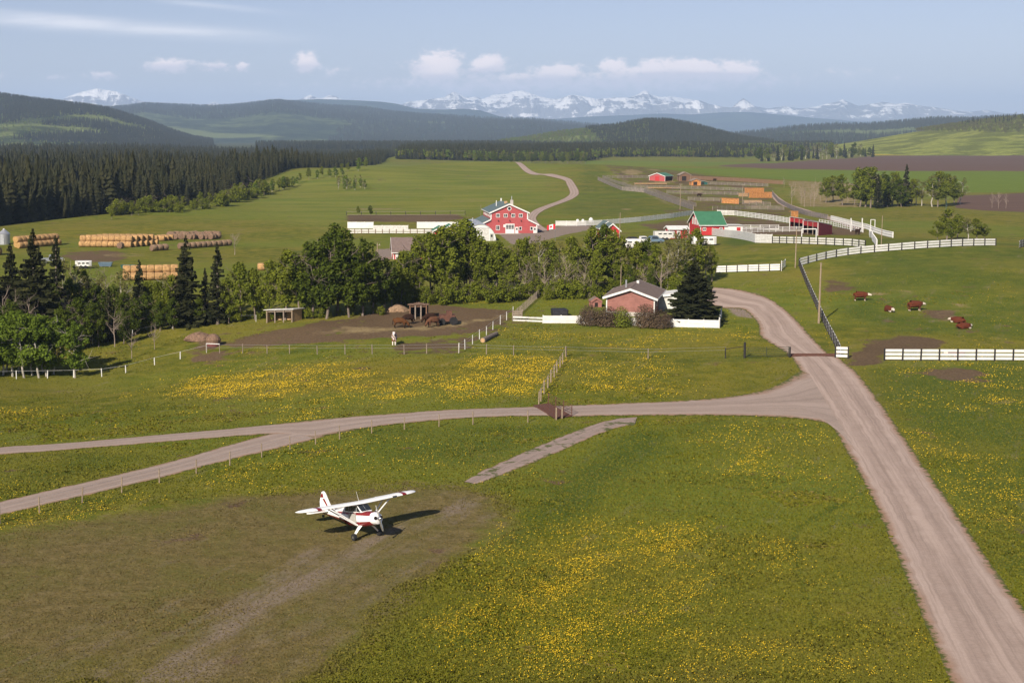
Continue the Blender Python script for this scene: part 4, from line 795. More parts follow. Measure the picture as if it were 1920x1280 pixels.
def board_fence(pts, label, h=1.4, bay=2.4, rails=3, rail_h=.33, pm='black', bm='white', side=1, post_w=.15, group='white board fences', over=.08, name='board_fence', exact=False, gap0=.14, span=1):
    P = [on(*G(*p)[:2]) for p in pts] if exact else resample([G(*p) for p in pts], bay)
    r = thing(name, P[0], label, 'fence', group); rr_ = random.Random(len(pts) + int(P[0].x))
    for p in P:
        hh = h + over; link('post', unit('box', M[pm]), r, p - P[0] + Vector((0, 0, hh / 2 - .15)), (rr_.uniform(-.015, .015), rr_.uniform(-.015, .015), math.atan2(P[1].y - P[0].y, P[1].x - P[0].x)), (post_w, post_w, hh + .3))
    for i in range(0, len(P) - 1, span):
        a, b = P[i], P[min(i + span, len(P) - 1)]; d = (b - a).normalized(); off = Vector((d.y, -d.x, 0)) * side * (post_w / 2 + .022)
        for k in range(rails):
            z = gap0 + rail_h / 2 + (h - gap0 - rail_h) * (k / (rails - 1) if rails > 1 else .5) + rr_.uniform(-.015, .015)
            beam(r, 'board', M[bm], a + off + Vector((0, 0, z)), b + off + Vector((0, 0, z)), .035, rail_h)
    return r
def wire_fence(pts, label, h=1.25, bay=None, pm='wood_pale', wires=3, rad=.13, wm='galv', group='post and wire fences', wr=.022, top=None):
    P = [on(*G(*p)[:2]) for p in pts] if bay is None else resample([G(*p) for p in pts], bay)
    r = thing('wire_fence', P[0], label, 'fence', group); rr_ = random.Random(int(P[0].x * 7))
    for p in P: beam(r, 'post', M[pm], p - Vector((0, 0, .3)), p + Vector((rr_.uniform(-.05, .05), rr_.uniform(-.05, .05), h * rr_.uniform(.93, 1.08))), rad, rad, 'rod')
    for a, b in zip(P, P[1:]):
        for k in range(wires): z = h * (.95 - .3 * k); beam(r, 'wire', M[wm], a + Vector((0, 0, z)), b + Vector((0, 0, z)), wr, wr, 'rod')
        if top: beam(r, 'rail', M[top], a + Vector((0, 0, h)), b + Vector((0, 0, h)), .07, .07, 'rod')
    return r
board_fence([(1658, 676), (1920, 677), (2040, 678)], 'white board fence with black posts along the near edge of the cattle pasture', 1.42, 2.08, side=-1)
r = board_fence([(1590, 672), (1566, 671)], 'short white board fence return beside the cattle guard', 1.42, 1.6, side=1)
board_fence([(1574, 668), (1563, 645), (1549, 618), (1537, 592), (1525, 565), (1514, 540), (1505, 518), (1498, 500)], 'long white board fence with black posts running up beside the driveway', 1.42, 2.4, side=1)
board_fence([(1499, 499), (1528, 491), (1558, 484), (1590, 479), (1623, 475), (1671, 471), (1752, 465), (1867, 461)], 'white board fence curving along the top of the cattle pasture', 1.42, 3.0, side=-1)
board_fence([(1912, 465), (1990, 463)], 'short white board fence at the far right edge behind the pasture', 1.42, 2.4, side=-1)
board_fence([(1342, 512), (1400, 510), (1463, 508)], 'white board fence with dark posts beyond the big spruce', 1.3, 2.0, side=-1)
board_fence([(1448, 456), (1511, 458), (1600, 462), (1622, 465)], 'grey-white corral fence with dark posts below the red shelter', 1.45, 2.3, bm='white_old', side=-1)
board_fence([(1330, 440), (1372, 446), (1416, 455), (1447, 456)], 'close-boarded white corral wall in front of the green-roofed barn', 1.9, 2.0, 6, .28, 'white_old', 'white', gap0=.05)
board_fence([(1388, 437), (1445, 435), (1506, 434)], 'white rail fence behind the corral, left of the red shelter', 1.4, 2.2, 4, .14, 'white', 'white')
board_fence([(1345, 403), (1375, 404), (1408, 408), (1445, 413), (1482, 419)], 'curved white rail fence behind the green-roofed barn', 1.7, 3, 4, .26, 'white', 'white')
board_fence([(1042, 424), (1090, 424), (1132, 422), (1200, 416), (1260, 409), (1300, 403)], 'long white board fence climbing from the barn yard to the green-roofed barn', 1.6, 3.2, 4, .3, 'white_old', 'white')
board_fence([(1558, 413), (1585, 420), (1625, 430), (1674, 446)], 'white picket-like corral lane fence right of the red shelter', 1.5, 1.3, 3, .16, 'white', 'white', post_w=.2)
board_fence([(1536, 420), (1562, 424), (1600, 432), (1618, 436)], 'white rail fence between red shelter and corral lane', 1.4, 2.2, 3, .16, 'white', 'white')
board_fence([(1630, 440), (1636, 452), (1644, 464)], 'white loading ramp rails at the right end of the corral', 1.5, 1.2, 4, .2, 'white', 'white')
board_fence([(652, 438), (720, 438), (800, 438), (860, 437)], 'white arena fence with brown posts nearest the viewer', 1.25, 2.0, 3, .27, 'wood_brown', 'white', side=-1)
board_fence([(652, 428), (700, 428)], 'white boarded arena wall, left section', 1.9, 2.4, 6, .32, 'white_old', 'white', gap0=.02)
board_fence([(700, 430), (765, 430)], 'low white boarded arena wall, middle section', 1.2, 2.4, 4, .3, 'white_old', 'white_old', gap0=.02)
board_fence([(782, 428), (862, 428)], 'white boarded arena wall next to the quonset hut', 1.9, 2.4, 6, .32, 'white_old', 'white', gap0=.02)
board_fence([(650, 404), (760, 404), (872, 403)], 'dark post fence along the far side of the arena', 1.4, 5, 2, .1, 'black', 'wood', post_w=.2)
board_fence([(1390, 431), (1460, 431)], 'white rails along the far side of the corral', 1.4, 3, 3, .16, 'white', 'white')
# house garden fences
board_fence([(1018, 606), (1086, 606)], 'solid white board fence left of the brown shrubs', 1.15, 2.2, 4, .27, 'white_old', 'white', gap0=.03)
board_fence([(1086, 607), (1180, 610), (1262, 613)], 'white board fence half hidden behind the brown shrubs', 1.15, 2.2, 4, .27, 'white_old', 'white', gap0=.03)
board_fence([(1262, 613), (1348, 615)], 'solid white board fence below the big spruce', 1.15, 2.2, 4, .27, 'white_old', 'white', gap0=.03)
board_fence([(1348, 615), (1352, 592)], 'white fence end running back beside the driveway', 1.15, 2.2, 4, .27, 'white_old', 'white', gap0=.03)
board_fence([(962, 602), (1018, 604)], 'low grey-white fence at the corner of the back garden', .75, 2.4, 2, .25, 'black', 'white_old', gap0=.05)
# cattle yard: grey boards
board_fence([(1121, 338), (1142, 347), (1166, 357), (1208, 361)], 'grey board windbreak along the upper cattle lane', 1.9, 2.6, 5, .3, 'wood', 'grey_board', gap0=.05)
board_fence([(1208, 361), (1230, 369), (1276, 386), (1300, 394)], 'grey board windbreak along the lower cattle lane', 1.9, 2.6, 5, .3, 'wood', 'grey_board', gap0=.05)
board_fence([(1130, 335), (1180, 352), (1230, 362), (1305, 388)], 'inner grey fence of the cattle lane', 1.6, 3, 4, .2, 'wood', 'grey_board')
board_fence([(1448, 364), (1460, 380), (1484, 393), (1512, 404), (1552, 412)], 'grey board fence curving down from the cattle pens', 1.7, 2.6, 5, .26, 'wood', 'grey_board', gap0=.05)
board_fence([(1292, 336), (1380, 340), (1468, 346)], 'brown board fence along the back of the cattle pens', 1.9, 3, 5, .3, 'wood', 'wood_brown', gap0=.05)
for i, (pp, lb) in enumerate([([(1130, 334), (1250, 335)], 'topmost pale rail fence of the cattle pens by the far red shed'), ([(1190, 352), (1300, 355), (1392, 358)], 'rail fence across the middle of the cattle pens'), ([(1250, 363), (1395, 366)], 'rail fence below the small feeders in the cattle pens'),
        ([(1290, 376), (1350, 378)], 'short rail fence left of the lower orange feeder'), ([(1300, 345), (1440, 350)], 'rail fence near the back of the cattle pens'), ([(1336, 394), (1400, 392), (1470, 394)], 'lowest rail fence of the cattle pens above the white fence'), ([(1392, 383), (1445, 386)], 'rail fence right of the lower orange feeder')]):
    board_fence(pp, lb, 1.5, 3, 4, .13, 'wood', 'grey_board', group='cattle pen rail fences')
# wire fences
wire_fence([(-80, 1000), (0, 981), (74, 962), (154, 942), (228, 923), (299, 905), (368, 887), (431, 873), (491, 857), (544, 844), (592, 833), (637, 823), (697, 812), (758, 805), (823, 800), (887, 796), (990, 791)], 'row of thin wooden fence posts along the lower track', 1.25, wires=2, rad=.11, wr=.012)
wire_fence([(387, 661), (412, 662), (455, 662), (501, 663), (543, 663), (595, 664), (647, 664), (698, 664), (758, 664), (800, 663), (860, 662), (912, 664), (963, 666), (1062, 668), (1215, 672), (1360, 668)], 'wire fence between the dandelion meadow and the horse paddock', 1.25, wires=2, pm='wood', rad=.12)
wire_fence([(860, 662), (872, 655), (886, 645), (899, 636), (912, 628), (924, 618), (938, 608), (950, 600), (962, 590)], 'white-post fence up the right side of the horse paddock', 1.3, wires=2, pm='white_old', rad=.12)
wire_fence([(962, 601), (1014, 553)], 'close-set grey fence beside the back garden lawn', 1.3, 1.2, 'wood', 4, .12)
wire_fence([(1010, 757), (1014, 752), (1020, 738), (1027, 727), (1033, 717), (1039, 707), (1044, 699), (1050, 689), (1055, 682), (1061, 669)], 'line of grey posts running up from the rusty cattle guard', 1.4, wires=2, rad=.16, pm='wood_pale')
wire_fence([(-40, 712), (31, 710), (89, 709), (138, 708), (191, 706), (236, 699), (290, 684), (338, 673), (387, 661)], 'white-post rope fence in front of the aspen clump', 1.1, wires=1, pm='white', wm='white_old', rad=.14, wr=.03)
wire_fence([(760, 572), (860, 556), (960, 552), (1010, 552)], 'pale rail fence along the foot of the tree belt', 1.2, 6, 'wood', 1, .12, top='white_old')
wire_fence([(0, 655), (150, 650), (213, 638), (300, 620), (380, 606), (480, 603)], 'thin fence at the lower edge of the spruces', 1.1, 7, 'white_old', 1, .1)
# ---------------------------------------------------------------- gates, guards, poles
def rods(root, name, m, segs, w=.05):
    for a, b in segs: beam(root, name, m, a, b, w, w, 'rod')
p = G(1396, 671); r = thing('field_gate', p, 'dark green tubular farm gate beside the driveway cattle guard', 'gate'); q = G(1481, 670); d = (q - p)
for k in range(6): beam(r, 'bar', M['steel'], p + Vector((0, 0, .22 + k * .22)), q + Vector((0, 0, .22 + k * .22)), .06, .06, 'rod')
for f in (.02, .48, .97): a = p + d * f; beam(r, 'upright', M['steel'], a + Vector((0, 0, .15)), a + Vector((0, 0, 1.38)), .07, .07, 'rod')
beam(r, 'gate_post', M['black'], p - Vector((0, 0, .3)), p + Vector((0, 0, 2.0)), .28, .28, 'rod'); beam(r, 'gate_post', M['black'], q - Vector((0, 0, .3)), q + Vector((0, 0, 1.35)), .2, .2, 'rod')
a = G(1360, 672); beam(r, 'brace_post', M['black'], a - Vector((0, 0, .3)), a + Vector((0, 0, 1.35)), .14, .14, 'rod'); beam(r, 'brace', M['black'], a + Vector((0, 0, 1.2)), p + Vector((0, 0, 1.5)), .09, .09, 'rod')
def cattle_guard(c0, c1, c2, c3, label, nb=9):
    """bars run between edge c0-c1 and edge c3-c2"""
    A, B, C, D = (G(*c) for c in (c0, c1, c2, c3)); r = thing('cattle_guard', A, label, 'cattle guard', 'cattle guards')
    up = Vector((0, 0, .13))
    for k in range(nb): f = (k + .5) / nb; beam(r, 'bar', M['rust'], A.lerp(D, f) + up, B.lerp(C, f) + up, .13, .07)
    for f in (0, .33, .66, 1): beam(r, 'girder', M['rust'], A.lerp(B, f) + Vector((0, 0, .085)), D.lerp(C, f) + Vector((0, 0, .085)), .12, .03)
    mb = MB(); mb.prism([v - A + Vector((0, 0, .055)) for v in (A, B, C, D)], (0, 0, .012)); mb.build('pit', M['dark'], r); return r  # pit is a thin near-black sheet painting the shade beneath the bars
cattle_guard((1478, 669), (1578, 669), (1572, 664.5), (1476, 664.5), 'rusty cattle guard across the driveway', 6)
r = cattle_guard((1000, 762), (1040, 786), (1072, 781), (1030, 758), 'rusty cattle guard across the side road', 12)
for e0, e1 in [((1028, 757), (1072, 780)), ((1014, 763), (1045, 786))][:1]:
    A, B = G(*e0), G(*e1)
    for f in (0, .33, .66, 1): a = A.lerp(B, f); beam(r, 'upright', M['rust'], a, a + Vector((0, 0, 1.15)), .09, .09, 'rod')
    for k in range(4): z = Vector((0, 0, .3 + .27 * k)); beam(r, 'rail', M['rust'], A + z, B + z, .05, .05, 'rod')
for pp in [(1043, 787), (1054, 785)]: a = G(*pp); beam(r, 'post', M['wood_pale'], a - Vector((0, 0, .2)), a + Vector((0, 0, 1.25)), .17, .17, 'rod')
def pole(x, y, top, label, r0=.15, arm=True, m='wood_pale'):
    p = G(x, y); h = (y - top) * mpp(p); r = thing('utility_pole', p, label, 'pole', 'utility poles'); mb = MB(); mb.tube((0, 0, -.5), (.02 * h * .5, 0, h), r0, r0 * .65, 8); mb.build('shaft', M[m], r)
    if arm:
        mb = MB(); mb.box((.01 * h, 0, h - .45), (1.1, .1, .12)); mb.build('crossarm', M['wood'], r)
        for sx in (-.45, .45): mb = MB(); mb.tube((sx + .01 * h, 0, h - .39), (sx + .01 * h, 0, h - .2), .05, .03, 6); mb.build('insulator', M['white'], r)
    return r
pole(1535, 606, 491, 'tall bare wooden pole beside the long driveway fence', .17, False)
pole(1491, 502, 428, 'thin pale pole where the white pasture fences meet', .12, False)
pole(1275, 393, 344, 'pale pole at the left of the cattle pens', .13); pole(1392, 378, 345, 'pale pole in the middle of the cattle pens', .13)
pole(1161, 470, 398, 'grey pole behind the tree belt near the long white fence', .1, False); pole(1652, 466, 404, 'thin grey pole at the right end of the corral', .09, False)
pole(707, 512, 455, 'wooden pole in front of the brown-roofed shed', .14, True); pole(1163, 560, 497, 'thin pole with a lamp behind the house roof', .09, False); pole(901, 428, 383, 'thin mast behind the quonset', .07, False)
pole(1773, 408, 376, 'thin green post on the rise behind the small clump', .08, False, 'teal')
for (x0, y0, y1) in [(1595, 434, 410), (1616, 434, 410)]:
    p = G(x0, y0); r = thing('corral_post', p, 'tall white corral post, %s of the pair right of the red shelter' % ('left' if x0 == 1595 else 'right'), 'post'); mb = MB(); mb.box((0, 0, 1.7), (.24, .24, 4.0)); mb.build('shaft', M['white'], r); mb = MB(); mb.box((0, 0, 3.74), (.3, .3, .08)); mb.build('cap', M['white_old'], r)
for (xa, xb, yb, h, lb) in [(1632, 1640, 436, 3.6, 'tall white gate frame at the right end of the corral'), (1503, 1530, 452, 2.6, 'low white gate frame in the corral fence below the red shelter')]:
    A, B = G(xa, yb), G(xb, yb); r = thing('gate_frame', A, lb, 'gate frame')
    for q in (A, B): beam(r, 'upright', M['white'], q - Vector((0, 0, .2)), q + Vector((0, 0, h)), .2, .2, 'rod')
    beam(r, 'crossbar', M['white'], A + Vector((0, 0, h)), B + Vector((0, 0, h)), .18, .18)
A = G(1465, 508); B = G(1472, 500); r = thing('yard_gate', A, 'white gate standing open at the end of the white fence', 'gate')
for k in range(4): beam(r, 'bar', M['white'], A + Vector((0, 0, .3 + .4 * k)), B + Vector((0, 0, .3 + .3 * k)), .06, .12)
for q, h in ((A, 1.9), (B, 1.4)): beam(r, 'upright', M['white'], q, q + Vector((0, 0, h)), .1, .1)
beam(r, 'brace', M['white'], A + Vector((0, 0, .3)), B + Vector((0, 0, 1.2)), .05, .1)
# flag
p = G(1041, 452); r = thing('flagpole', p, 'flagpole with a red and white maple leaf flag by the barn yard', 'flagpole'); s = mpp(p); hp = (452 - 419) * s; mb = MB(); mb.tube((0, 0, -.2), (0, 0, hp), .06, .035, 8); mb.build('pole', M['metal'], r)
fw, fh = 15.5 * s, 9.2 * s; z0 = hp - fh - .15
def flagp(u, v): return (-.06 - u * fw, .22 * math.sin(u * 5.5) * u, z0 + v * fh - .35 * u * u)
def flag_piece(name, u0, u1, m, off=0.0):
    V = [(flagp(u, v)[0], flagp(u, v)[1] + off, flagp(u, v)[2]) for u in np.linspace(u0, u1, 7) for v in (0, 1)]; mb = MB(); mb.add(V, [(2 * i, 2 * i + 2, 2 * i + 3, 2 * i + 1) for i in range(6)]); return mb.build(name, m, fl)
fl = flag_piece.__globals__.setdefault('fl', None); fl = r
flag_piece('flag_band', 0, .25, M['flag_red']); flag_piece('flag_field', .25, .75, M['flag_white']); flag_piece('flag_band', .75, 1, M['flag_red'])
leaf = [(0, 1), (.14, .72), (.3, .8), (.24, .42), (.42, .6), (.48, .48), (.72, .52), (.64, .3), (.74, .2), (.4, -.1), (.44, -.26), (.06, -.2), (.05, -.6)]
leaf = leaf + [(-a, b) for a, b in reversed(leaf[1:])]
for off in (-.02, .02):
    mb = MB(); mb.add([(flagp(.5 - a * .24, .5)[0], flagp(.5 - a * .24, .5)[1] + off, flagp(.5 - a * .24, .5 + b * .38 - .06)[2]) for a, b in leaf], [tuple(range(len(leaf)))]); mb.build('maple_leaf', M['flag_red'], r)
# ---------------------------------------------------------------- buildings
def window(root, x, y, z, w, h, glass='glass', fr=.12, mull=True, face=-1, axis='x', trim='white'):
    """window on a wall facing -y (face -1), or facing -x (axis 'y'): frame with sill, pane behind"""
    mb = MB(); t = .07
    def bx(m_, u, v, du, dv, d0, d1):
        if axis == 'x': m_.box((x + u, y + (d0 + d1) / 2 * face, z + v), (du, abs(d1 - d0), dv))
        else: m_.box((x + (d0 + d1) / 2 * face, y + u, z + v), (abs(d1 - d0), du, dv))
    for sx in (-1, 1): bx(mb, sx * (w / 2 - fr / 2), 0, fr, h, .003, t)
    for sz in (-1, 1): bx(mb, 0, sz * (h / 2 - fr / 2), w - 2 * fr, fr, .003, t)
    if mull: bx(mb, 0, 0, fr * .7, h - 2 * fr, .003, t - .01)
    f = mb.build('window', M[trim], root); mb = MB(); bx(mb, 0, 0, w - 2 * fr, h - 2 * fr, .002, .03); mb.build('pane', M[glass], f); return f
def door(root, x, y, z, w, h, m='white', glass=True):
    mb = MB(); mb.box((x, y - .03, z + h / 2), (w, .06, h)); d = mb.build('door', M[m], root)
    if glass: mb = MB(); mb.box((x, y - .065, z + h * .68), (w * .5, .02, h * .32)); mb.build('pane', M['glass'], d)
    mb = MB(); mb.box((x + w * .36, y - .08, z + h * .45), (.06, .06, .14)); mb.build('handle', M['metal'], d); return d
def slab(pts, th):
    """roof sheet: polygon with thickness"""
    a, b, c = (Vector(p) for p in pts[:3]); n = (b - a).cross(c - a).normalized(); n = n if n.z > 0 else -n; mb = MB(); mb.prism(pts, n * th); return mb
def siding(root, w, h, y, m, zs=.3, x0=0, name='board', skip=None): pass
# --- main barn: monitor roof, gable to the viewer
p = G(954.5, 437.5); s = mpp(p); k = 1 / 6.5 * 6.5
W, L, zp, ze, zj, zl, wm = 52.5 * s, 19.0, 55 * s, 39.5 * s, 26 * s, 17.5 * s, 35 * s
r = thing('red_barn', p, 'large red barn with raised centre roof, green roofs and white trim', 'barn')
mb = MB(); mb.prism([(-wm, 0, -.4), (wm, 0, -.4), (wm, 0, ze), (0, 0, zp), (-wm, 0, ze)], (0, L, 0)); mb.build('centre_wall', M['red_barn'], r)
for sx in (-1, 1):
    mb = MB(); mb.prism([(sx * (wm + .003), .003, -.4), (sx * W, .003, -.4), (sx * W, .003, zl), (sx * (wm + .003), .003, zj)], (0, L - .006, 0)); mb.build('aisle_wall', M['red_barn'], r)
    o = .45; e = lambda x, z, dx, sl: (x + dx, z + dx * sl)
    sl = (zp - ze) / wm; x1 = wm + o; slab([(0, -o, zp + .02), (sx * x1, -o, zp + .02 - x1 * sl), (sx * x1, L + o, zp + .02 - x1 * sl), (0, L + o, zp + .02)], .14).build('roof', M['green_roof'], r)
    sl2 = (zj - zl) / (W - wm); x2 = W + o; z2 = zj - (x2 - wm) * sl2; slab([(sx * (wm + .01), -o, zj + .02), (sx * x2, -o, z2 + .02), (sx * x2, L + o, z2 + .02), (sx * (wm + .01), L + o, zj + .02)], .14).build('aisle_roof', M['green_roof'], r)
    for (xa, za, xb, zb, nm) in [(0, zp, x1, zp - x1 * sl, 'fascia'), (wm, zj, x2, z2, 'fascia')]:
        mb = MB(); mb.prism([(sx * xa, -o - .06, za - .22), (sx * xb, -o - .06, zb - .22), (sx * xb, -o - .06, zb + .17), (sx * xa, -o - .06, za + .17)], (0, .055, 0)); mb.build(nm, M['white'], r)
    for xx, za, zb in [(wm, zj, ze), (W, -.1, zl)]: mb = MB(); mb.box((sx * (xx - .1), -.03, (za + zb) / 2), (.3, .06, zb - za)); mb.build('corner_board', M['white'], r)
    mb = MB(); mb.box((sx * (W + .47), L / 2, z2 + .03), (.06, L + 2 * o, .24)); mb.build('eave_board', M['white'], r); mb = MB(); mb.box((sx * (x1 + .02), L / 2, zp - x1 * sl + .04), (.06, L + 2 * o, .24)); mb.build('eave_board', M['white'], r)
for i in range(16): mb = MB(); z = .35 + i * .5; hw = W if z < zl else (wm + (zj - z) / (zj - zl) * (W - wm) if z < zj else wm if z < ze else wm * (zp - z) / (zp - ze)); mb.box((0, -.006, z), (2 * hw - .3, .01, .03)); mb.build('siding_seam', M['red_barn'], r)
for px in (933.2, 947.6, 961.8, 976): window(r, (px - 954.5) * s, 0, (437.5 - 404) * s, 7.2 * s, 7.2 * s)
mb = MB(); mb.prism([(math.cos(R(22.5 + 45 * i)) * .62, -.06, (437.5 - 391) * s + math.sin(R(22.5 + 45 * i)) * .62) for i in range(8)], (0, .055, 0)); f = mb.build('octagon_window', M['white'], r); mb = MB(); mb.prism([(math.cos(R(22.5 + 45 * i)) * .44, -.075, (437.5 - 391) * s + math.sin(R(22.5 + 45 * i)) * .44) for i in range(8)], (0, .014, 0)); mb.build('pane', M['glass'], f)
window(r, (933.2 - 954.5) * s, 0, (437.5 - 427) * s, 7.2 * s, 9 * s); window(r, (975.5 - 954.5) * s, 0, (437.5 - 428.3) * s, 5.4 * s, 7 * s, mull=False); window(r, (996.6 - 954.5) * s, 0, (437.5 - 428.3) * s, 5.4 * s, 7 * s, mull=False)
door(r, (968.9 - 954.5) * s, 0, 0, 5.7 * s, 12 * s); door(r, (1002.8 - 954.5) * s, 0, 0, 5.7 * s, 12 * s)
gx0, gw, gh = (956 - 954.5) * s, 17 * s, 18 * s; mb = MB(); mb.box((gx0, -.04, gh / 2), (gw, .08, gh)); d = mb.build('garage_door', M['white'], r)
for i in range(3):
    for j in range(3): mb = MB(); mb.box((gx0 + (i - 1) * gw * .3, -.085, gh * (.52 + j * .15)), (gw * .26, .02, gh * .12)); mb.build('pane', M['glass'], d)
mb = MB(); mb.box((gx0 - gw * .62, -.05, gh * .78), (.55, .06, .8)); mb.build('sign_board', M['white'], r)
for px, py in [(933.6, 412.5), (955, 412.5), (976.5, 412.5), (955.3, 398.5)]: mb = MB(); x, z = (px - 954.5) * s, (437.5 - py) * s; mb.tube((x, 0, z), (x, -.35, z - .02), .05, .05, 6); mb.tube((x, -.35, z + .06), (x, -.35, z - .2), .06, .2, 8); mb.build('barn_lamp', M['black'], r)
mb = MB(); mb.box((0, -1.2, -.12), (2 * W + 1.5, 2.2, .3)); mb.build('apron', M['concrete'], r)
mb = MB(); mb.box((1.7, 8, zp - .4), (.8, .8, 2.4)); mb.build('chimney', M['concrete'], r); mb = MB(); mb.tube((1.7, 8, zp + .8), (1.7, 8, zp + 1.9), .1, .1, 8); mb.build('chimney_pipe', M['galv'], r)
mb = MB(); mb.box((-.4, 5, zp + .25), (.8, .8, .7)); mb.build('roof_vent', M['tan_wood'], r); mb = MB(); mb.tube((-2.6, 9, ze + 1), (-2.6, 9, zp + .6), .12, .12, 8); mb.build('roof_pipe', M['white'], r); mb = MB(); mb.tube((-.2, 17, zp), (-.2, 17, zp + .9), .22, .22, 8); mb.build('roof_pipe', M['white'], r)
for i in range(5): window(r, -wm, 2.5 + i * 3.4, (ze + zj) / 2 + .15, 1.3, (ze - zj) * .62, axis='y', face=-1)
# --- quonset hut
p = G(901, 452); s = mpp(p); rad, hh, L = 29 * s, 31.5 * s, 22.0; r = thing('quonset_hut', p, 'white-fronted quonset hut with curved grey steel roof', 'shed')
arc = [(math.cos(math.pi * i / 16) * rad, 0, math.sin(math.pi * i / 16) * hh) for i in range(17)]
mb = MB(); mb.prism(arc, (0, .2, 0)); mb.build('front_wall', M['white'], r); mb = MB(); mb.prism([(a * .995, L - .2, c * .995) for a, b, c in arc], (0, .15, 0)); mb.build('back_wall', M['white_old'], r)
nb = 22
for j in range(nb):
    o1 = [(a * (1.012 + .006 * (j % 2)), -.15 + (L + .3) * j / nb, c * (1.012 + .006 * (j % 2))) for a, b, c in arc]; i1 = [(a * .985, b_[1], c * .985) for (a, b, c), b_ in zip(arc, o1)]
    mb = MB(); mb.loft([[Vector(q) for q in o1] + [Vector(q) for q in reversed(i1)], [Vector(q) + Vector((0, (L + .3) / nb - .004, 0)) for q in o1] + [Vector(q) + Vector((0, (L + .3) / nb - .004, 0)) for q in reversed(i1)]]); mb.build('roof_panel', M['galv'], r)
mb = MB(); mb.box((.6, -.03, 1.7), (3.0, .06, 3.4)); d = mb.build('sliding_door', M['white_old'], r); mb = MB(); mb.box((.6, -.07, 3.45), (3.4, .05, .12)); mb.build('door_track', M['galv'], r)
door(r, rad * .72, 0, 0, .95, 2.05, 'plane_grey', True); mb = MB(); mb.tube((-1.5, 6, hh), (-1.5, 6, hh + 1.4), .14, .14, 8); mb.build('roof_pipe', M['galv'], r)
# --- simple gabled buildings
def gable(name, p, label, W, L, eave, peak, wall, roof, rz=0.0, trim='white', over=.4, cat='shed', base=.4, ridge_x=False, group=None):
    """ridge along local y (gable faces -y), or along local x"""
    r = thing(name, p, label, cat, group, rz); sw = (lambda x, y, z: (y, x, z)) if ridge_x else (lambda x, y, z: (x, y, z)); hw = W / 2
    mb = MB(); mb.prism([sw(-hw, -L / 2, -base), sw(hw, -L / 2, -base), sw(hw, -L / 2, eave), sw(0, -L / 2, peak), sw(-hw, -L / 2, eave)], Vector(sw(0, L, 0))); mb.build('wall', M[wall], r)
    sl = (peak - eave) / hw; x1 = hw + over; y1 = L / 2 + over
    for sx in (-1, 1):
        slab([sw(0, -y1, peak + .02), sw(sx * x1, -y1, peak + .02 - x1 * sl), sw(sx * x1, y1, peak + .02 - x1 * sl), sw(0, y1, peak + .02)], .12).build('roof', M[roof], r)
        for sy in (-1, 1):
            mb = MB(); y0 = sy * (y1 + .005); mb.prism([sw(0, y0, peak - .2), sw(sx * x1, y0, peak - .2 - x1 * sl), sw(sx * x1, y0, peak + .15 - x1 * sl), sw(0, y0, peak + .15)], Vector(sw(0, sy * .05, 0))); mb.build('fascia', M[trim], r)
            mb = MB(); mb.box(sw(sx * (hw + .01), sy * (L / 2 + .01), (eave - base) / 2), (.16, .16, eave + base - .02)); mb.build('corner_board', M[trim], r)
        mb = MB(); a = sw(sx * (x1 + .03), 0, peak + .04 - x1 * sl); mb.box(a, (.05, 2 * y1, .2) if not ridge_x else (2 * y1, .05, .2)); mb.build('gutter', M[trim], r)
    return r
# salmon house by the drive
p = G(1181, 593); s = mpp(p); W = 88 * s; ev, pk = 36.5 * s, 52 * s
r = gable('house', p + Vector((2.0, 5.7, 0)), 'salmon-sided bungalow with grey shingle roof behind brown shrubs', W, 12.0, ev, pk, 'brick', 'grey_roof', rz=R(-19), over=.55, cat='house')
for i in range(int((pk - .9) / .24)):
    z = .7 + i * .24; hw = W / 2 if z < ev else W / 2 * (pk - z) / (pk - ev); mb = MB(); mb.box((0, -6.012, z), (2 * hw - .18, .03, .215), rot=Euler((R(-3), 0, 0))); mb.build('siding_board', M['brick'], r)
mb = MB(); mb.box((0, -6.02, .3), (W - .05, .08, .75)); mb.build('foundation', M['concrete'], r)
mb = MB(); mb.tube((-1.2, -1.5, pk - 1.0), (-1.2, -1.5, pk + .9), .13, .13, 8); mb.build('vent_pipe', M['galv'], r); mb = MB(); mb.tube((.2, 2, pk - .2), (.2, 2, pk + .5), .22, .22, 8); mb.build('roof_vent', M['white'], r); mb = MB(); mb.box((-1.6, -3.4, pk - .62), (.5, .5, .3)); mb.build('roof_vent', M['grey_roof'], r)
window(r, W / 2, 1.5, 1.9, 1.6, 1.1, axis='y', face=1); window(r, W / 2, -2.5, 1.9, 1.2, 1.1, axis='y', face=1); window(r, -W / 2, -2.0, 1.9, 1.4, 1.1, axis='y', face=-1)
p = G(1262, 588); r = gable('lean_to', p + Vector((1.5, 5, 0)), 'low white porch roof between the house and the big spruce', 6.5, 5, 2.2, 2.7, 'white_old', 'white', over=.3, cat='porch', rz=R(-19))
door(r, 0, -2.5, 0, .9, 2.0)
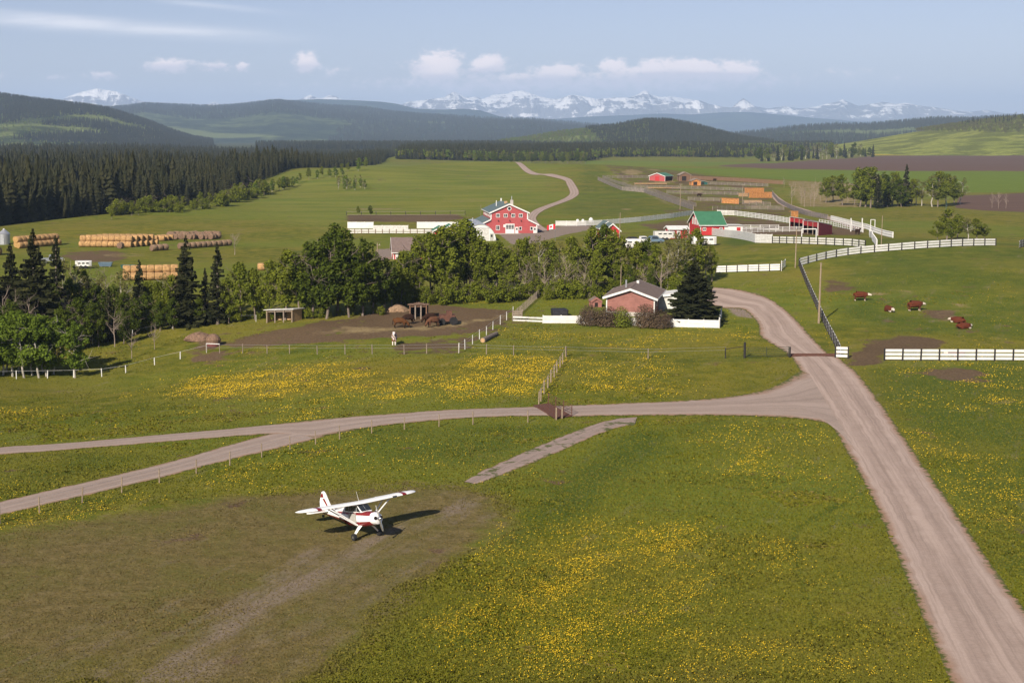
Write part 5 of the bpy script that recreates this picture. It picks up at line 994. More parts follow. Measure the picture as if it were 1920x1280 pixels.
# brown-roofed red shed
p = G(772, 486); s = mpp(p); r = gable('red_shed', p + Vector((0, 4, 0)), 'red shed with broad brown shingle roof behind the poplars', 7.5, 68 * s, 15 * s, 38 * s, 'red', 'brown_roof', ridge_x=True, over=.5)
for i in range(3): window(r, -2.5 + i * 2.5, -3.75, .95, .9, .8)
door(r, -34 * s + .9, -3.75, 0, 1.0, 1.7, 'white', False)
p = G(845, 447); r = gable('red_shed', p + Vector((0, 3, 0)), 'small red shed with green roof left of the quonset', 4.6, 6, 2.3, 3.6, 'red', 'green_bright'); door(r, 0, -3, 0, 1.1, 1.9)
p = G(826, 446); r = gable('red_shed', p + Vector((0, 3, 0)), 'smaller green-roofed shed mostly hidden by poplars', 3.4, 5, 2.0, 3.0, 'red', 'green_bright'); door(r, 0, -2.5, 0, 1.0, 1.8)
for (x, y, w, lb) in [(1139, 445, 3.8, 'left small red cabin among the trees below the long white fence'), (1148, 450, 3.6, 'right small red cabin among the trees, in front of its neighbour')]:
    p = G(x, y); r = gable('red_cabin', p + Vector((0, 2.5, 0)), lb, w, 5, 2.6, 4.2, 'red', 'green_roof', group='small red cabins', cat='cabin'); door(r, .3, -2.5, 0, .9, 1.9); window(r, -1.0, -2.5, 1.5, .8, .9)
# green-roofed barn: ridge along x
p = G(1336, 441); s = mpp(p); Wd, Ln = 11.5, 45 * s; r = gable('green_roof_barn', p + Vector((0, Wd / 2, 0)), 'red barn with bright green roof and white arched gable windows', Wd, Ln, 20 * s, 42 * s, 'red', 'green_bright', ridge_x=True, over=.5, cat='barn')
for i in range(3):
    y = (i - 1) * 2.2; z = 24 * s; mb = MB(); arcp = [(-Ln / 2 - .06, y - .6, z - .9), (-Ln / 2 - .06, y + .6, z - .9)] + [(-Ln / 2 - .06, y + .6 * math.cos(math.pi * q / 6), z + .55 + .6 * math.sin(math.pi * q / 6)) for q in range(7)]; mb.prism(arcp, (.055, 0, 0)); mb.build('arched_panel', M['white'], r)
mb = MB(); mb.box((Ln / 2 + 2.4, -Wd / 2 + 2, 9 * s), (4.7, 4, 18 * s)); e = mb.build('side_room', M['white'], r); door(r, Ln / 2 + 3.7, -Wd / 2, 0, 1.0, 2.1, 'red', False)
slab([(Ln / 2 + .02, -Wd / 2 - .4, 18.6 * s), (Ln / 2 + 5.1, -Wd / 2 - .4, 18.1 * s), (Ln / 2 + 5.1, -Wd / 2 + 4.4, 18.1 * s), (Ln / 2 + .02, -Wd / 2 + 4.4, 18.6 * s)], .12).build('side_roof', M['white_old'], r)
door(r, 0, -Wd / 2, 0, 2.4, 2.4, 'red', False); window(r, -2.2, -Wd / 2, 1.6, .9, .9); window(r, 2.2, -Wd / 2, 1.6, .9, .9)
p = G(1272, 447); r = gable('red_shed', p + Vector((0, 2, 0)), 'low red shed with white trim left of the green-roofed barn', 4, 4.6, 2.4, 3.0, 'red', 'white', ridge_x=True); door(r, 0, -2, 0, .9, 1.9)
# red open shelters: single-pitch, open towards the lower left
def shelter(c, l, rgt, label, h0, h1, name='open_shelter', wall='red', front='red', roof='white', trim='white'):
    C, Lp, Rp = G(*c), G(*l), G(*rgt); r = thing(name, C, label, 'shelter', 'red open shelters'); a = Lp - C; b = Rp - C; z = lambda h: Vector((0, 0, h)); o = Vector((0, 0, 0))
    inn = lambda v, d: v.normalized() * d
    mb = MB(); mb.prism([o, b, b + z(h1), o + z(h0)], inn(a, .12)); mb.build('side_wall', M[wall], r)
    mb = MB(); mb.prism([a, a + b, a + b + z(h1), a + z(h0)], inn(a, -.12)); mb.build('side_wall', M[wall], r)
    mb = MB(); mb.prism([b + inn(a, .125), a + b - inn(a, .125), a + b - inn(a, .125) + z(h1), b + inn(a, .125) + z(h1)], inn(b, -.12)); mb.build('back_wall', M[wall], r)
    mb = MB(); mb.prism([z(h0 - (1.3 if h0 > 3 else .3)) + inn(a, .125), a - inn(a, .125) + z(h0 - (1.3 if h0 > 3 else .3)), a - inn(a, .125) + z(h0), z(h0) + inn(a, .125)], inn(b, .1)); mb.build('front_board', M[front], r)
    oa, ob = inn(a, .3), inn(b, .35); slab([-oa - ob + z(h0 + .03 + .35 * (h0 - h1) / b.length), a + oa - ob + z(h0 + .03 + .35 * (h0 - h1) / b.length), a + oa + b + ob + z(h1 + .03 - .35 * (h0 - h1) / b.length), b + ob - oa + z(h1 + .03 - .35 * (h0 - h1) / b.length)], .1).build('roof', M[roof], r)
    for f in (0.02, .34, .67, .98): q = C + a * f; beam(r, 'post', M[trim] if f in (.02, .98) else M['wood'], q - inn(b, .1), q - inn(b, .1) + z(h0 - .04), .18, .18)
    return r
shelter((1534, 442), (1505, 437), (1560, 439), 'nearer red open-fronted shelter with white trim in the corral', 3.5, 2.4)
shelter((1508, 434), (1480, 429.5), (1532, 431.5), 'farther red open-fronted shelter behind its twin', 3.5, 2.4)
r = shelter((549, 604), (500, 605), (566, 599), 'wooden run-in shed with white roof edge in the horse paddock', 1.95, 1.7, 'run_in_shed', 'tan_wood', 'wood', 'white_old', 'wood_pale')
r = shelter((800, 598), (768, 598), (803, 592), 'dark open shed with brush on its roof in the horse paddock', 2.15, 1.8, 'dark_shed', 'dark', 'wood_brown', 'brush', 'wood_brown')  # walls coloured near-black to paint in the shade of the interior
# far sheds
p = G(1234, 340); r = gable('red_shed', p + Vector((3, 6, 0)), 'distant red shed with green roof at the top of the cattle pens', 9, 10, 2.8, 4.4, 'red_barn', 'green_bright', rz=R(-38)); door(r, 0, -5, 0, 2.4, 2.6, 'red', False)
mb = MB(); mb.box((4.52, 0, 1.4), (.05, 8, 2.3)); mb.build('open_side_shade', M['dark'], r)  # near-black panel on the wall: shade of an open side put into colour
for (x, y, w, d, h, m_, lb) in [(1284, 340, 6, 4, 5, 'wood_brown', 'distant tall brown shed right of the far red shed'), (1305, 348, 5, 4, 3.6, 'orange_wood', 'small orange wooden calf shed near the back of the cattle pens'), (1318, 346, 5, 2, 2, 'teal', 'dark green bin beside the orange calf shed')]:
    p = G(x, y); r = gable('pen_shed', p + Vector((0, d / 2, 0)), lb, w, d, h * .7, h, m_, 'wood' if m_ != 'teal' else 'teal', trim='wood'); mb = MB(); mb.box((-.4, -d / 2 - .02, h * .3), (w * .4, .03, h * .5)); mb.build('opening_shade', M['dark'], r)  # flat near-black panel paints the shade of a doorway
def bunk(x0, x1, y, h, label, m='orange_wood', lean=0):
    A, B = G(x0, y), G(x1, y + lean); r = thing('feed_bunk', A, label, 'feeder', 'wooden feeders in the cattle pens'); n = 6; d = B - A
    for k in range(n + 1): q = A + d * (k / n); beam(r, 'post', M['wood'], q, q + Vector((0, 0, h)), .2, .2)
    for k in range(5): z = Vector((0, 0, .25 + (h - .4) * k / 4)); beam(r, 'plank', M[m], A + z + Vector((0, -.13, 0)), B + z + Vector((0, -.13, 0)), .05, (h - .4) / 4 * .86)
    for k in range(2): z = Vector((0, 1.5 * (k + .3), h + .05 - .25 * k)); beam(r, 'roof_plank', M[m], A + z, B + z, 1.4, .06)
    return r
bunk(1396, 1432, 362, 2.4, 'upper orange wooden windbreak feeder in the cattle pens'); bunk(1404, 1447, 371, 2.6, 'big orange wooden feeder at the right of the cattle pens'); bunk(1353, 1385, 381, 2.2, 'lower left orange wooden feeder in the cattle pens', lean=1.5); bunk(1483, 1496, 409, 2.3, 'small orange wooden panel by the cattle lane'); bunk(1385, 1402, 369, 1.6, 'pale tan feed bunk left of the big orange feeder', 'tan_wood'); bunk(1190, 1250, 346, .8, 'long low tan hay bunk below the far red shed', 'tan_wood'); bunk(1215, 1275, 354, .7, 'long low tan bunk in the left cattle pens', 'tan_wood'); bunk(1395, 1428, 381, 1.2, 'low pale feed bunk beneath the big orange feeder', 'tan_wood')
# grain bin
p = G(8, 458); s = mpp(p); r = thing('grain_bin', p, 'round galvanised grain bin at the left edge behind the spruces', 'grain bin'); rd = 11 * s
for k in range(4): mb = MB(); mb.tube((0, 0, k * 5 * s), (0, 0, (k + 1) * 5 * s - .02), rd, rd, 20); mb.build('wall_ring', M['galv'], r, smooth=True)
mb = MB(); mb.tube((0, 0, 20 * s), (0, 0, 28 * s), rd * 1.05, .3, 20); mb.build('roof', M['galv'], r); mb = MB(); mb.tube((0, 0, 28 * s), (0, 0, 29.5 * s), .3, .3, 10); mb.build('cap', M['white_old'], r); door(r, 0, -rd, .2, .8, 1.5, 'galv', False)
for i, (x, w) in enumerate([(1083, 5), (1093, 5), (1108, 7)]):
    p = G(x, 418); s = mpp(p); r = thing('water_tank', p, '%s round white tank behind the barn yard fence' % ('left', 'middle', 'right larger')[i], 'tank', 'round white tanks'); rd = w * s / 2 * 1.2; mb = MB()
    mb.loft([[Vector((math.cos(a * math.pi / 8) * rd * c, math.sin(a * math.pi / 8) * rd * c, z)) for a in range(16)] for c, z in [(1, .3), (1, rd * 1.2), (.93, rd * 1.7), (.7, rd * 2.1), (.35, rd * 2.35), (.08, rd * 2.4)]]); mb.build('shell', M['white'], r, smooth=True); mb = MB(); mb.box((0, 0, .15), (rd * 1.8, rd * 1.8, .3)); mb.build('stand', M['wood'], r); mb = MB(); mb.tube((0, 0, rd * 2.38), (0, 0, rd * 2.5), .25, .25, 8); mb.build('lid', M['plane_grey'], r)
# ---------------------------------------------------------------- vehicles and yard things
def trailer(x, y, L, h, label, m='white', rz=0.0, name='stock_trailer'):
    p = G(x, y); r = thing(name, p, label, 'trailer', None, rz); mb = MB(); w = 2.1
    mb.loft([[Vector((xx, yy * w / 2 * c, .55 + (h - .55) * zz)) for yy, zz in ((-1, 0), (1, 0), (1, .9), (.85, 1), (-.85, 1), (-1, .9))] for xx, c in [(-L / 2, .97), (-L / 2 + .15, 1), (L / 2 - .6, 1), (L / 2, .7)]]); mb.build('body', M[m], r)
    for xx in (-.5, .45):
        for sy in (-1, 1): mb = MB(); mb.tube((xx, sy * w / 2 * .9, .36), (xx, sy * w / 2 * 1.06, .36), .36, .36, 14); mb.build('wheel', M['rubber'], r)
    for k in range(3): mb = MB(); mb.box((-L / 2 + L * (.25 + .25 * k), -w / 2 - .02, h * .74), (L * .16, .03, .3)); mb.build('window', M['glass'], r)
    mb = MB(); mb.tube((L / 2 - .1, 0, .5), (L / 2 + 1.2, 0, .5), .06, .06, 6); mb.build('hitch', M['black'], r); return r
trailer(1192, 468, 6.5, 2.4, 'white stock trailer glimpsed through the trees behind the house'); trailer(1245, 450, 5, 2.2, 'grey-white trailer beside the low red shed', 'white_old'); trailer(1320, 462, 5, 2.2, 'white trailer hidden behind the tree by the green-roofed barn')
def car(x, y, label, m, rz=0.0, pick=False, name='parked_car'):
    p = G(x, y); r = thing(name, p, label, 'car', None, rz); w = .9
    prof = [(-2.3, .45), (-2.3, .95), (-2.1, 1.05), (-1.5, 1.08), (-.9, 1.75), (.7, 1.78), (1.25, 1.12), (2.1, 1.0), (2.3, .8), (2.3, .45)] if not pick else [(-2.6, .5), (-2.6, 1.1), (-.7, 1.1), (-.6, 1.8), (.6, 1.82), (1.2, 1.15), (2.4, 1.08), (2.6, .85), (2.6, .5)]
    mb = MB(); mb.loft([[Vector((a, sy * w * (1 if b < 1.12 else .84) * q, b)) for a, b in prof] for sy, q in ((-1, .97), (-1, 1), (1, 1), (1, .97))]); mb.build('body', M[m], r)
    for a in (-1.45, 1.45):
        for sy in (-1, 1): mb = MB(); mb.tube((a, sy * .72, .34), (a, sy * .93, .34), .34, .34, 14); o = mb.build('wheel', M['rubber'], r); mb = MB(); mb.tube((a, sy * .92, .34), (a, sy * .945, .34), .2, .2, 10); mb.build('rim', M['metal'], o)
    for sy in (-1, 1): mb = MB(); mb.prism([(-.75, sy * .87, 1.15), (.95, sy * .87, 1.15), (.6, sy * .79, 1.68), (-.55, sy * .79, 1.68)], (0, sy * .02, 0)); mb.build('side_window', M['glass'], r)
    mb = MB(); mb.prism([(1.27, -.72, 1.14), (1.27, .72, 1.14), (.78, .66, 1.7), (.78, -.66, 1.7)], (.03, 0, .03)); mb.build('windscreen', M['glass'], r)
    for sy in (-1, 1): mb = MB(); mb.box(((2.31 if not pick else 2.61), sy * .62, .78), (.03, .3, .16)); mb.build('headlight', M['white'], r)
    return r
car(1186, 458, 'dark parked car among the trees below the long white fence', 'black', .2); car(1205, 457, 'white pickup parked among the trees below the long white fence', 'white', .1, True); car(1226, 456, 'blue-grey parked car at the end of the row among the trees', 'blue', 0.)
trailer(157, 503, 3.4, 1.6, 'small white trailer in the left farmyard', 'white', .1, 'small_trailer'); car(98, 493, 'silver vehicle half hidden behind the tall left spruce', 'galv', .3, True)
for (x, y, m_, lb) in [(240, 505, 'teal', 'dark green feed trough in the left farmyard'), (198, 500, 'blue', 'blue plastic trough in the left farmyard')]:
    p = G(x, y); r = thing('trough', p, lb, 'trough'); mb = MB(); mb.loft([[Vector((sx * a, sy * b, z)) for sx, sy in ((-1, -1), (1, -1), (1, 1), (-1, 1))] for a, b, z in [(1.2, .5, .1), (1.5, .7, .95), (1.38, .58, .95), (1.1, .42, .3)]]); mb.build('tub', M[m_], r)
    for sx in (-.9, .9): mb = MB(); mb.box((sx, 0, .05), (.2, 1.0, .1)); mb.build('runner', M['wood'], r)
p = G(1049, 593); r = thing('hot_tub', p, 'black covered hot tub behind the white garden fence', 'hot tub'); s = mpp(p); mb = MB(); mb.loft([[Vector((sx * a, sy * a, z)) for sx, sy in ((-1, -.85), (-.85, -1), (.85, -1), (1, -.85), (1, .85), (.85, 1), (-.85, 1), (-1, .85))] for a, z in [(13.5 * s, 0), (14.5 * s, 7 * s), (14.5 * s, 12 * s)]]); mb.build('shell', M['tarp'], r); mb = MB(); mb.loft([[Vector((sx * a, sy * a, z)) for sx, sy in ((-1, -.85), (-.85, -1), (.85, -1), (1, -.85), (1, .85), (.85, 1), (-.85, 1), (-1, .85))] for a, z in [(15 * s, 12.03 * s), (15 * s, 13.2 * s), (13 * s, 14.5 * s)]]); mb.build('cover', M['tarp'], r)
# paddock clutter
def mound(x, y, w, h, m, label, name, seed=1, cat='pile'):
    p = G(x, y); rng = np.random.default_rng(seed); s = mpp(p); r = thing(name, p, label, cat); n = 420; V = []; F = []
    th = rng.uniform(0, 6.28, n); q = np.sqrt(rng.uniform(0, 1, n)); X, Y = q * np.cos(th) * w * s / 2, q * np.sin(th) * w * s * .35; Z = h * s * (1 - q ** 1.6) * rng.uniform(.2, 1.05, n); mb = MB()
    mb.loft([[Vector((math.cos(a * .524) * w * s / 2 * c * (1 + .12 * math.sin(a * 3 + seed)), math.sin(a * .524) * w * s * .36 * c, z * h * s)) for a in range(12)] for c, z in [(1, -.05), (.85, .35), (.6, .7), (.25, .95), (.03, 1)]]); mb.build('core', m, r)
    mb = MB()
    for i in range(n): d = Vector(rng.normal(0, 1, 3)); d.z *= .35; d.normalize(); c = Vector((X[i], Y[i], Z[i] + .05)); L = rng.uniform(.3, .8); mb.tube(c - d * L / 2, c + d * L / 2, .03, .015, 3, caps=False)
    o = link('sticks', mb.mesh('sticks', m, fix=False), r); o['kind'] = 'stuff'; return r
mound(374, 637, 56, 15, M['brush'], 'brown brush heap at the left end of the horse paddock', 'brush_heap', 2); mound(745, 583, 50, 12, M['hay_old'], 'pale brush and straw bank left of the dark shed', 'straw_heap', 4); mound(1115, 558, 26, 17, M['bark'], 'stacked firewood heap at the back of the garden', 'firewood_heap', 5); mound(330, 600, 30, 14, M['brush'], 'brown brush pile under the broad spruce', 'brush_pile', 6); mound(785, 575, 36, 8, M['brush'], 'dead brush lying on the roof line behind the dark shed', 'dead_brush', 8); mound(1050, 556, 34, 10, M['tarp'], 'dark heap of garden clutter behind the back lawn', 'garden_heap', 9)
p = G(400, 649); r = thing('hay_feeder', p, 'round hay in a red metal feeder at the paddock fence', 'feeder'); s = mpp(p); rd = 13 * s
for z in (.15, .55, .95): mb = MB(); mb.loft([[Vector((math.cos(a * math.pi / 10) * (rd + q), math.sin(a * math.pi / 10) * (rd + q), z + w_)) for q, w_ in ((0, -.03), (.05, 0), (0, .03), (-.05, 0))] for a in range(21)], caps=False); mb.build('hoop', M['red_metal'], r)
mb = MB(); mb.loft([[Vector((math.cos(a * math.pi / 10) * rd * c, math.sin(a * math.pi / 10) * rd * c, z)) for a in range(20)] for c, z in [(1.02, .05), (1.02, .5)]], caps=False); mb.build('skirt', M['red_metal'], r)
mb = MB(); mb.loft([[Vector((math.cos(a * math.pi / 8) * rd * c, math.sin(a * math.pi / 8) * rd * c, z)) for a in range(16)] for c, z in [(.9, .1), (1.12, 1.0), (.95, 1.35), (.5, 1.75), (.1, 1.85)]]); mb.build('hay', M['brush'], r)
A, B = G(387, 661), G(412, 662); r = thing('white_rail', A, 'short white pipe rail at the corner of the paddock fence', 'rail'); beam(r, 'upright', M['white'], A - Vector((0, 0, .2)), A + Vector((0, 0, 1.3)), .14, .14, 'rod'); beam(r, 'rail', M['white'], A + Vector((0, 0, 1.3)), B + Vector((0, 0, 1.3)), .12, .12, 'rod')
A, B = G(905, 642), G(931, 629); r = thing('log', A, 'thick felled log lying beside the paddock fence', 'log'); mb = MB(); mb.tube((0, 0, .3), B - A + Vector((0, 0, .3)), .36, .3, 12); mb.build('bark', M['bark'], r); mb = MB(); d = (B - A).normalized(); mb.tube(Vector((0, 0, .3)) - d * .02, Vector((0, 0, .3)) + d * .01, .31, .31, 12); mb.build('cut_end', M['tan_wood'], r)
p = G(838, 608); r = thing('hay_wagon', p, 'rusty old wagon standing in the horse paddock', 'wagon'); mb = MB(); mb.box((0, 0, 1.0), (2.3, 1.5, .9)); mb.build('box', M['rust'], r); mb = MB(); mb.box((.3, 0, 1.75), (.8, 1.2, .6)); mb.build('seat', M['rust'], r)
for sx in (-.8, .9):
    for sy in (-.85, .85): mb = MB(); mb.tube((sx, sy - .1, .5 if sx < 0 else .62), (sx, sy + .1, .5 if sx < 0 else .62), .5 if sx < 0 else .62, .5 if sx < 0 else .62, 16); mb.build('wheel', M['rubber'], r)
mb = MB(); mb.tube((-1.1, 0, .6), (-2.6, 0, .4), .06, .05, 6); mb.build('drawbar', M['rust'], r)
p = G(970, 602); r = thing('loading_chute', p, 'weathered wooden chute at the garden corner', 'chute')
for k in range(4): mb = MB(); mb.box((0, 0, .5 + k * .32), (1.5, .08, .2)); mb.build('board', M['wood'], r)
for sx in (-.7, .7): mb = MB(); mb.box((sx, .1, .8), (.14, .14, 1.9)); mb.build('post', M['wood'], r)
p = G(1118, 576); r = gable('dog_house', p + Vector((0, .8, 0)), 'small brown dog house left of the salmon house', 1.5, 1.6, 1.0, 1.5, 'brick', 'grey_roof', trim='brick', over=.15, base=.1, cat='dog house'); mb = MB(); mb.box((0, -.81, .4), (.5, .03, .7)); mb.build('opening_shade', M['dark'], r)  # dark panel on the front stands for the shade inside
# ---------------------------------------------------------------- straw bales
def bale_mesh(m_side, m_end, seed):
    rng = random.Random(seed); mb = MB(); n = 14; prof = [(-.75, .62), (-.73, .74), (-.6, .80), (0, .82), (.6, .80), (.73, .74), (.75, .62)]
    wob = [1 + rng.uniform(-.04, .04) for _ in range(n)]
    mb.loft([[Vector((x, math.cos(2 * math.pi * a / n) * q * wob[a], math.sin(2 * math.pi * a / n) * q * wob[a] * .97)) for a in range(n)] for x, q in prof], mats=lambda k, i: 1 if (i == -1 or k in (0, 5)) else 0); return mb.mesh('bale', m_side, m_end, smooth=True)
BL = [bale_mesh(M['hay'], M['hay_end'], i) for i in range(3)]; BO = [bale_mesh(M['hay_old'], M['brush'], i + 5) for i in range(3)]
brn = random.Random(3)
def bale(p, rz, mesh, label, group): o = link('straw_bale', mesh, None, p, (brn.uniform(0, 6.28), 0, rz), (1, 1, 1)); tag(o, label, 'bale', group)
def bale_rows(x0, y0, x1, y1, rows, dep, stack, meshes, label, group, gap=1.55, skip=0.0):
    A, B = G(x0, y0), G(x1, y1); d = (B - A); L = d.length; d.normalize(); n = max(1, int(L / gap)); rz = math.atan2(d.y, d.x); nrm = Vector((-d.y, d.x, 0))
    for j in range(rows):
        for k in range(n):
            if brn.random() < skip: continue
            q = A + d * (k + .5) * gap + nrm * (j * dep) + d * (j * .9)
            q = on(q.x, q.y); bale(q + Vector((0, 0, .78)), rz + brn.uniform(-.03, .03), meshes[(j + k) % 3], label, group)
            if stack > 1 and j < rows - 1: bale(q + nrm * (dep / 2) + Vector((0, 0, .78 + 1.38)), rz + brn.uniform(-.03, .03), meshes[(j * 2 + k) % 3], label + ', upper layer', group + ', upper layer')
bale_rows(149, 463, 258, 464, 6, 1.62, 2, BL, 'golden round bale in the big two-layer stack', 'big two-layer bale stack')
bale_rows(284, 452, 318, 452, 3, 1.75, 1, BL, 'golden round bale in the low block right of the big stack', 'low block of golden bales', 1.9)
for i in range(34):
    x = 318 + (i % 17) * 5.6 + brn.uniform(-1.5, 1.5); y = 444 + (i // 17) * 4 + brn.uniform(-1, 1); q = G(x, y); bale(q + Vector((0, 0, .78)), brn.uniform(-.5, .5) + 1.2, BO[i % 3], 'old grey bale in the loose rows on the slope', 'loose old bales on the slope')
bale_rows(283, 471, 437, 460, 1, 1.6, 1, BO, 'brown round bale in the single row beyond the broad spruce', 'single row of brown bales', 1.75, .12)
bale_rows(-60, 482, 8, 478, 3, 1.62, 2, BL, 'golden round bale in the stack at the left edge', 'bale stack at the left edge'); bale_rows(34, 466, 118, 459, 3, 1.62, 2, BL, 'golden round bale in the stack behind the tallest spruces', 'bale stack behind the tallest spruces')
bale_rows(230, 526, 345, 524, 2, 1.62, 2, BL, 'golden round bale in the low stack behind the lone slim spruce', 'low stack behind the lone spruce'); bale_rows(483, 507, 506, 507, 1, 1.6, 1, BL, 'golden bale glimpsed above the poplars', 'bales above the poplars')
q = G(226, 466); bale(q + Vector((0, 0, .78)), 1.3, BO[0], 'dark single bale standing before the big stack', None)
# ---------------------------------------------------------------- animals (one continuous skinned body each)
def coat(name, base, white, rule):
    m = bpy.data.materials.new(name); m.use_nodes = True; t = NT(m.node_tree); b = m.node_tree.nodes['Principled BSDF']; b.inputs['Roughness'].default_value = .9; b.inputs['Specular IOR Level'].default_value = .08
    ob = t.new('ShaderNodeTexCoord').outputs['Object']; x, y, z = t.sep(ob); n = t.noise(3.0, 3, .5, ob)
    c = t.mix(n, tuple(v * .75 for v in base), base)
    if rule == 'hereford': f = t.math('MAXIMUM', t.step(t.math('ADD', x, t.math('MULTIPLY', n, .2)), 1.12, 1.22), t.math('MAXIMUM', t.step(z, .24, .16), t.math('MULTIPLY', t.step(z, .80, .70), t.math('MULTIPLY', t.step(x, .6, .75), t.step(t.math('ABSOLUTE', y), .3, .1)))))
    elif rule == 'face': f = t.math('MAXIMUM', t.step(t.math('ADD', x, t.math('MULTIPLY', n, .2)), 1.12, 1.22), t.math('MULTIPLY', t.step(x, .5, .7), t.step(z, .3, .2)))
    elif rule == 'pinto': f = t.math('MAXIMUM', t.step(n, .5, .54), t.math('MAXIMUM', t.step(z, .6, .5), t.step(x, 1.0, 1.1)))
    elif rule == 'points': f = t.math('MAXIMUM', t.step(z, .55, .35), t.step(x, -1.0, -1.1))
    else: f = 0.0
    c = t.mix(f, c, white); t.put(b.inputs['Base Color'], c); return m
def body(name, V, E, Rr, m):
    me = bpy.data.meshes.new(name); me.from_pydata(V, E, []); me.update(); me.materials.append(m); o = bpy.data.objects.new(name, me); COL.objects.link(o)
    sk = o.modifiers.new('skin', 'SKIN'); sk.use_smooth_shade = True; layer = me.skin_vertices[0].data if me.skin_vertices else None
    for i, q in enumerate(Rr): k_ = 1.42 if i < 4 else 1.22; q = q if isinstance(q, tuple) else (q, q); layer[i].radius = (q[0] * k_, q[1] * k_)
    layer[0].use_root = True; sd = o.modifiers.new('sub', 'SUBSURF'); sd.levels = 2; sd.render_levels = 2; return o
def quadruped(name, m, kind='horse', lie=False, graze=False, headturn=0.0):
    """x forward; withers near z .. ; returns one body mesh object"""
    cow = kind == 'cow'; hz = 1.05 if cow else 1.18; dz = -.62 if lie else 0
    V = [(-.15, 0, hz + dz)]; E = []; Q = [(.34, .36) if cow else (.27, .30)]
    def add(p, par, rad): V.append(tuple(p)); E.append((par, len(V) - 1)); Q.append(rad); return len(V) - 1
    ch = add((.45, 0, hz - .02 + dz), 0, (.32, .36) if cow else (.26, .31)); sh = add((.72, 0, hz + .02 + dz), ch, (.25, .30) if cow else (.2, .26)); rp = add((-.72, 0, hz + .04 + dz), 0, (.30, .31) if cow else (.27, .28))
    tl = add((-.98, 0, hz + .1 + dz), rp, .12); t1 = add((-1.08, 0, hz - .2 + dz), tl, .05); add((-1.1, 0, (.45 if not lie else .35)), t1, .06 if not cow else .035)
    if graze: nk = add((1.05, .05, hz - .25), sh, .17); hd = add((1.32, .08, .55), nk, .13); mz = add((1.42, .1, .22), hd, .085)
    elif cow: nk = add((1.0, .1 * headturn, hz + .08 + dz), sh, .2); hd = add((1.28, .28 * headturn, hz + .12 + dz), nk, .155); mz = add((1.58, .5 * headturn, hz - .1 + dz), hd, .10)
    else: nk = add((1.0, 0, hz + .35), sh, .15); hd = add((1.2, 0, hz + .62), nk, .12); mz = add((1.58, 0, hz + .4), hd, .075)
    for sy in (-1, 1): e = add((V[hd][0] - .06, V[hd][1] + sy * .17, V[hd][2] + (.10 if not cow else .03)), hd, .045)
    for sy in (-1, 1):
        if lie:
            a = add((.75, sy * .26, .32), sh, .12); b = add((1.02, sy * .24, .12), a, .085); add((.72, sy * .25, .06), b, .06); a = add((-.55, sy * .34, .3), rp, .17); b = add((-.12, sy * .44, .16), a, .1); add((-.55, sy * .46, .06), b, .06)
        else:
            a = add((.66, sy * .17, hz - .42), sh, .135); b = add((.68, sy * .17, .48), a, .075); c = add((.67, sy * .17, .14), b, .05); add((.72, sy * .17, .03), c, .065)
            a = add((-.70, sy * .18, hz - .35), rp, .18); b = add((-.62, sy * .18, .68), a, .10); c = add((-.82, sy * .18, .46), b, .065); d = add((-.78, sy * .18, .14), c, .05); add((-.73, sy * .18, .03), d, .065)
    return body(name, V, E, Q, m)
HER = coat('hereford_coat', (.105, .029, .015), (.55, .48, .40), 'hereford'); HERL = coat('resting_hereford_coat', (.105, .029, .015), (.55, .48, .40), 'face'); CH = coat('chestnut_coat', (.095, .040, .015), (.03, .02, .015), 'points'); DK = coat('dark_bay_coat', (.035, .018, .012), (.015, .012, .01), 'points'); PI = coat('pinto_coat', (.20, .07, .035), (.72, .66, .62), 'pinto'); RO = coat('sorrel_roan_coat', (.12, .055, .030), (.05, .022, .014), 'points')
def animal(kind, x, y, rz, m, label, cat, group, lie=False, graze=False, sc_=1.0, turn=0.0):
    if lie: m = HERL
    o = quadruped(kind, m, kind, lie, graze, turn); p = G(x, y); o.location = p + Vector((0, 0, -.01)); o.rotation_euler = (0, 0, rz); o.scale = (sc_,) * 3; tag(o, label, cat, group); return o
CG, HG = 'hereford cattle in the pasture', 'horses in the paddock'
animal('cow', 1613, 564, -.15, HER, 'standing red cow with white face, farthest back in the pasture', 'cow', CG, turn=-1); animal('cow', 1715, 583, 0.05, HER, 'standing red cow in profile in the middle of the pasture', 'cow', CG, sc_=1.05); animal('cow', 1667, 584, -1.5, HER, 'lying cow facing the viewer left of the profile cow', 'cow', CG, True)
animal('cow', 1797, 605, 2.2, HER, 'lying red cow facing away, upper of the resting pair', 'cow', CG, True); animal('cow', 1806, 616, .1, HER, 'lying red and white cow, lower of the resting pair', 'cow', CG, True, turn=1); animal('cow', 1794, 668, 2.6, HER, 'red cow lying behind the near white fence', 'cow', CG, True, sc_=.95)
animal('horse', 739, 646, -1.65, PI, 'white and brown horse facing the viewer in the paddock', 'horse', HG); animal('horse', 750, 615, -.25, CH, 'brown horse grazing left of the dark shed', 'horse', HG, graze=True); animal('horse', 765, 608, 3.6, DK, 'dark bay horse behind the grazing brown horse', 'horse', HG, graze=True); animal('horse', 812, 613, -2.6, RO, 'sorrel horse eating hay right of the dark shed', 'horse', HG, graze=True); animal('horse', 806, 606, 3.5, DK, 'black horse eating hay behind the sorrel', 'horse', HG, graze=True)
animal('horse', 1608, 440, -1.4, DK, 'dark horse standing at the right end of the corral', 'horse', None); animal('cow', 1311, 369, 0.1, DK, 'black cow in the lower cattle pen', 'cow', None); animal('cow', 1340, 340, .4, DK, 'black cow by the back fence of the pens', 'cow', None)
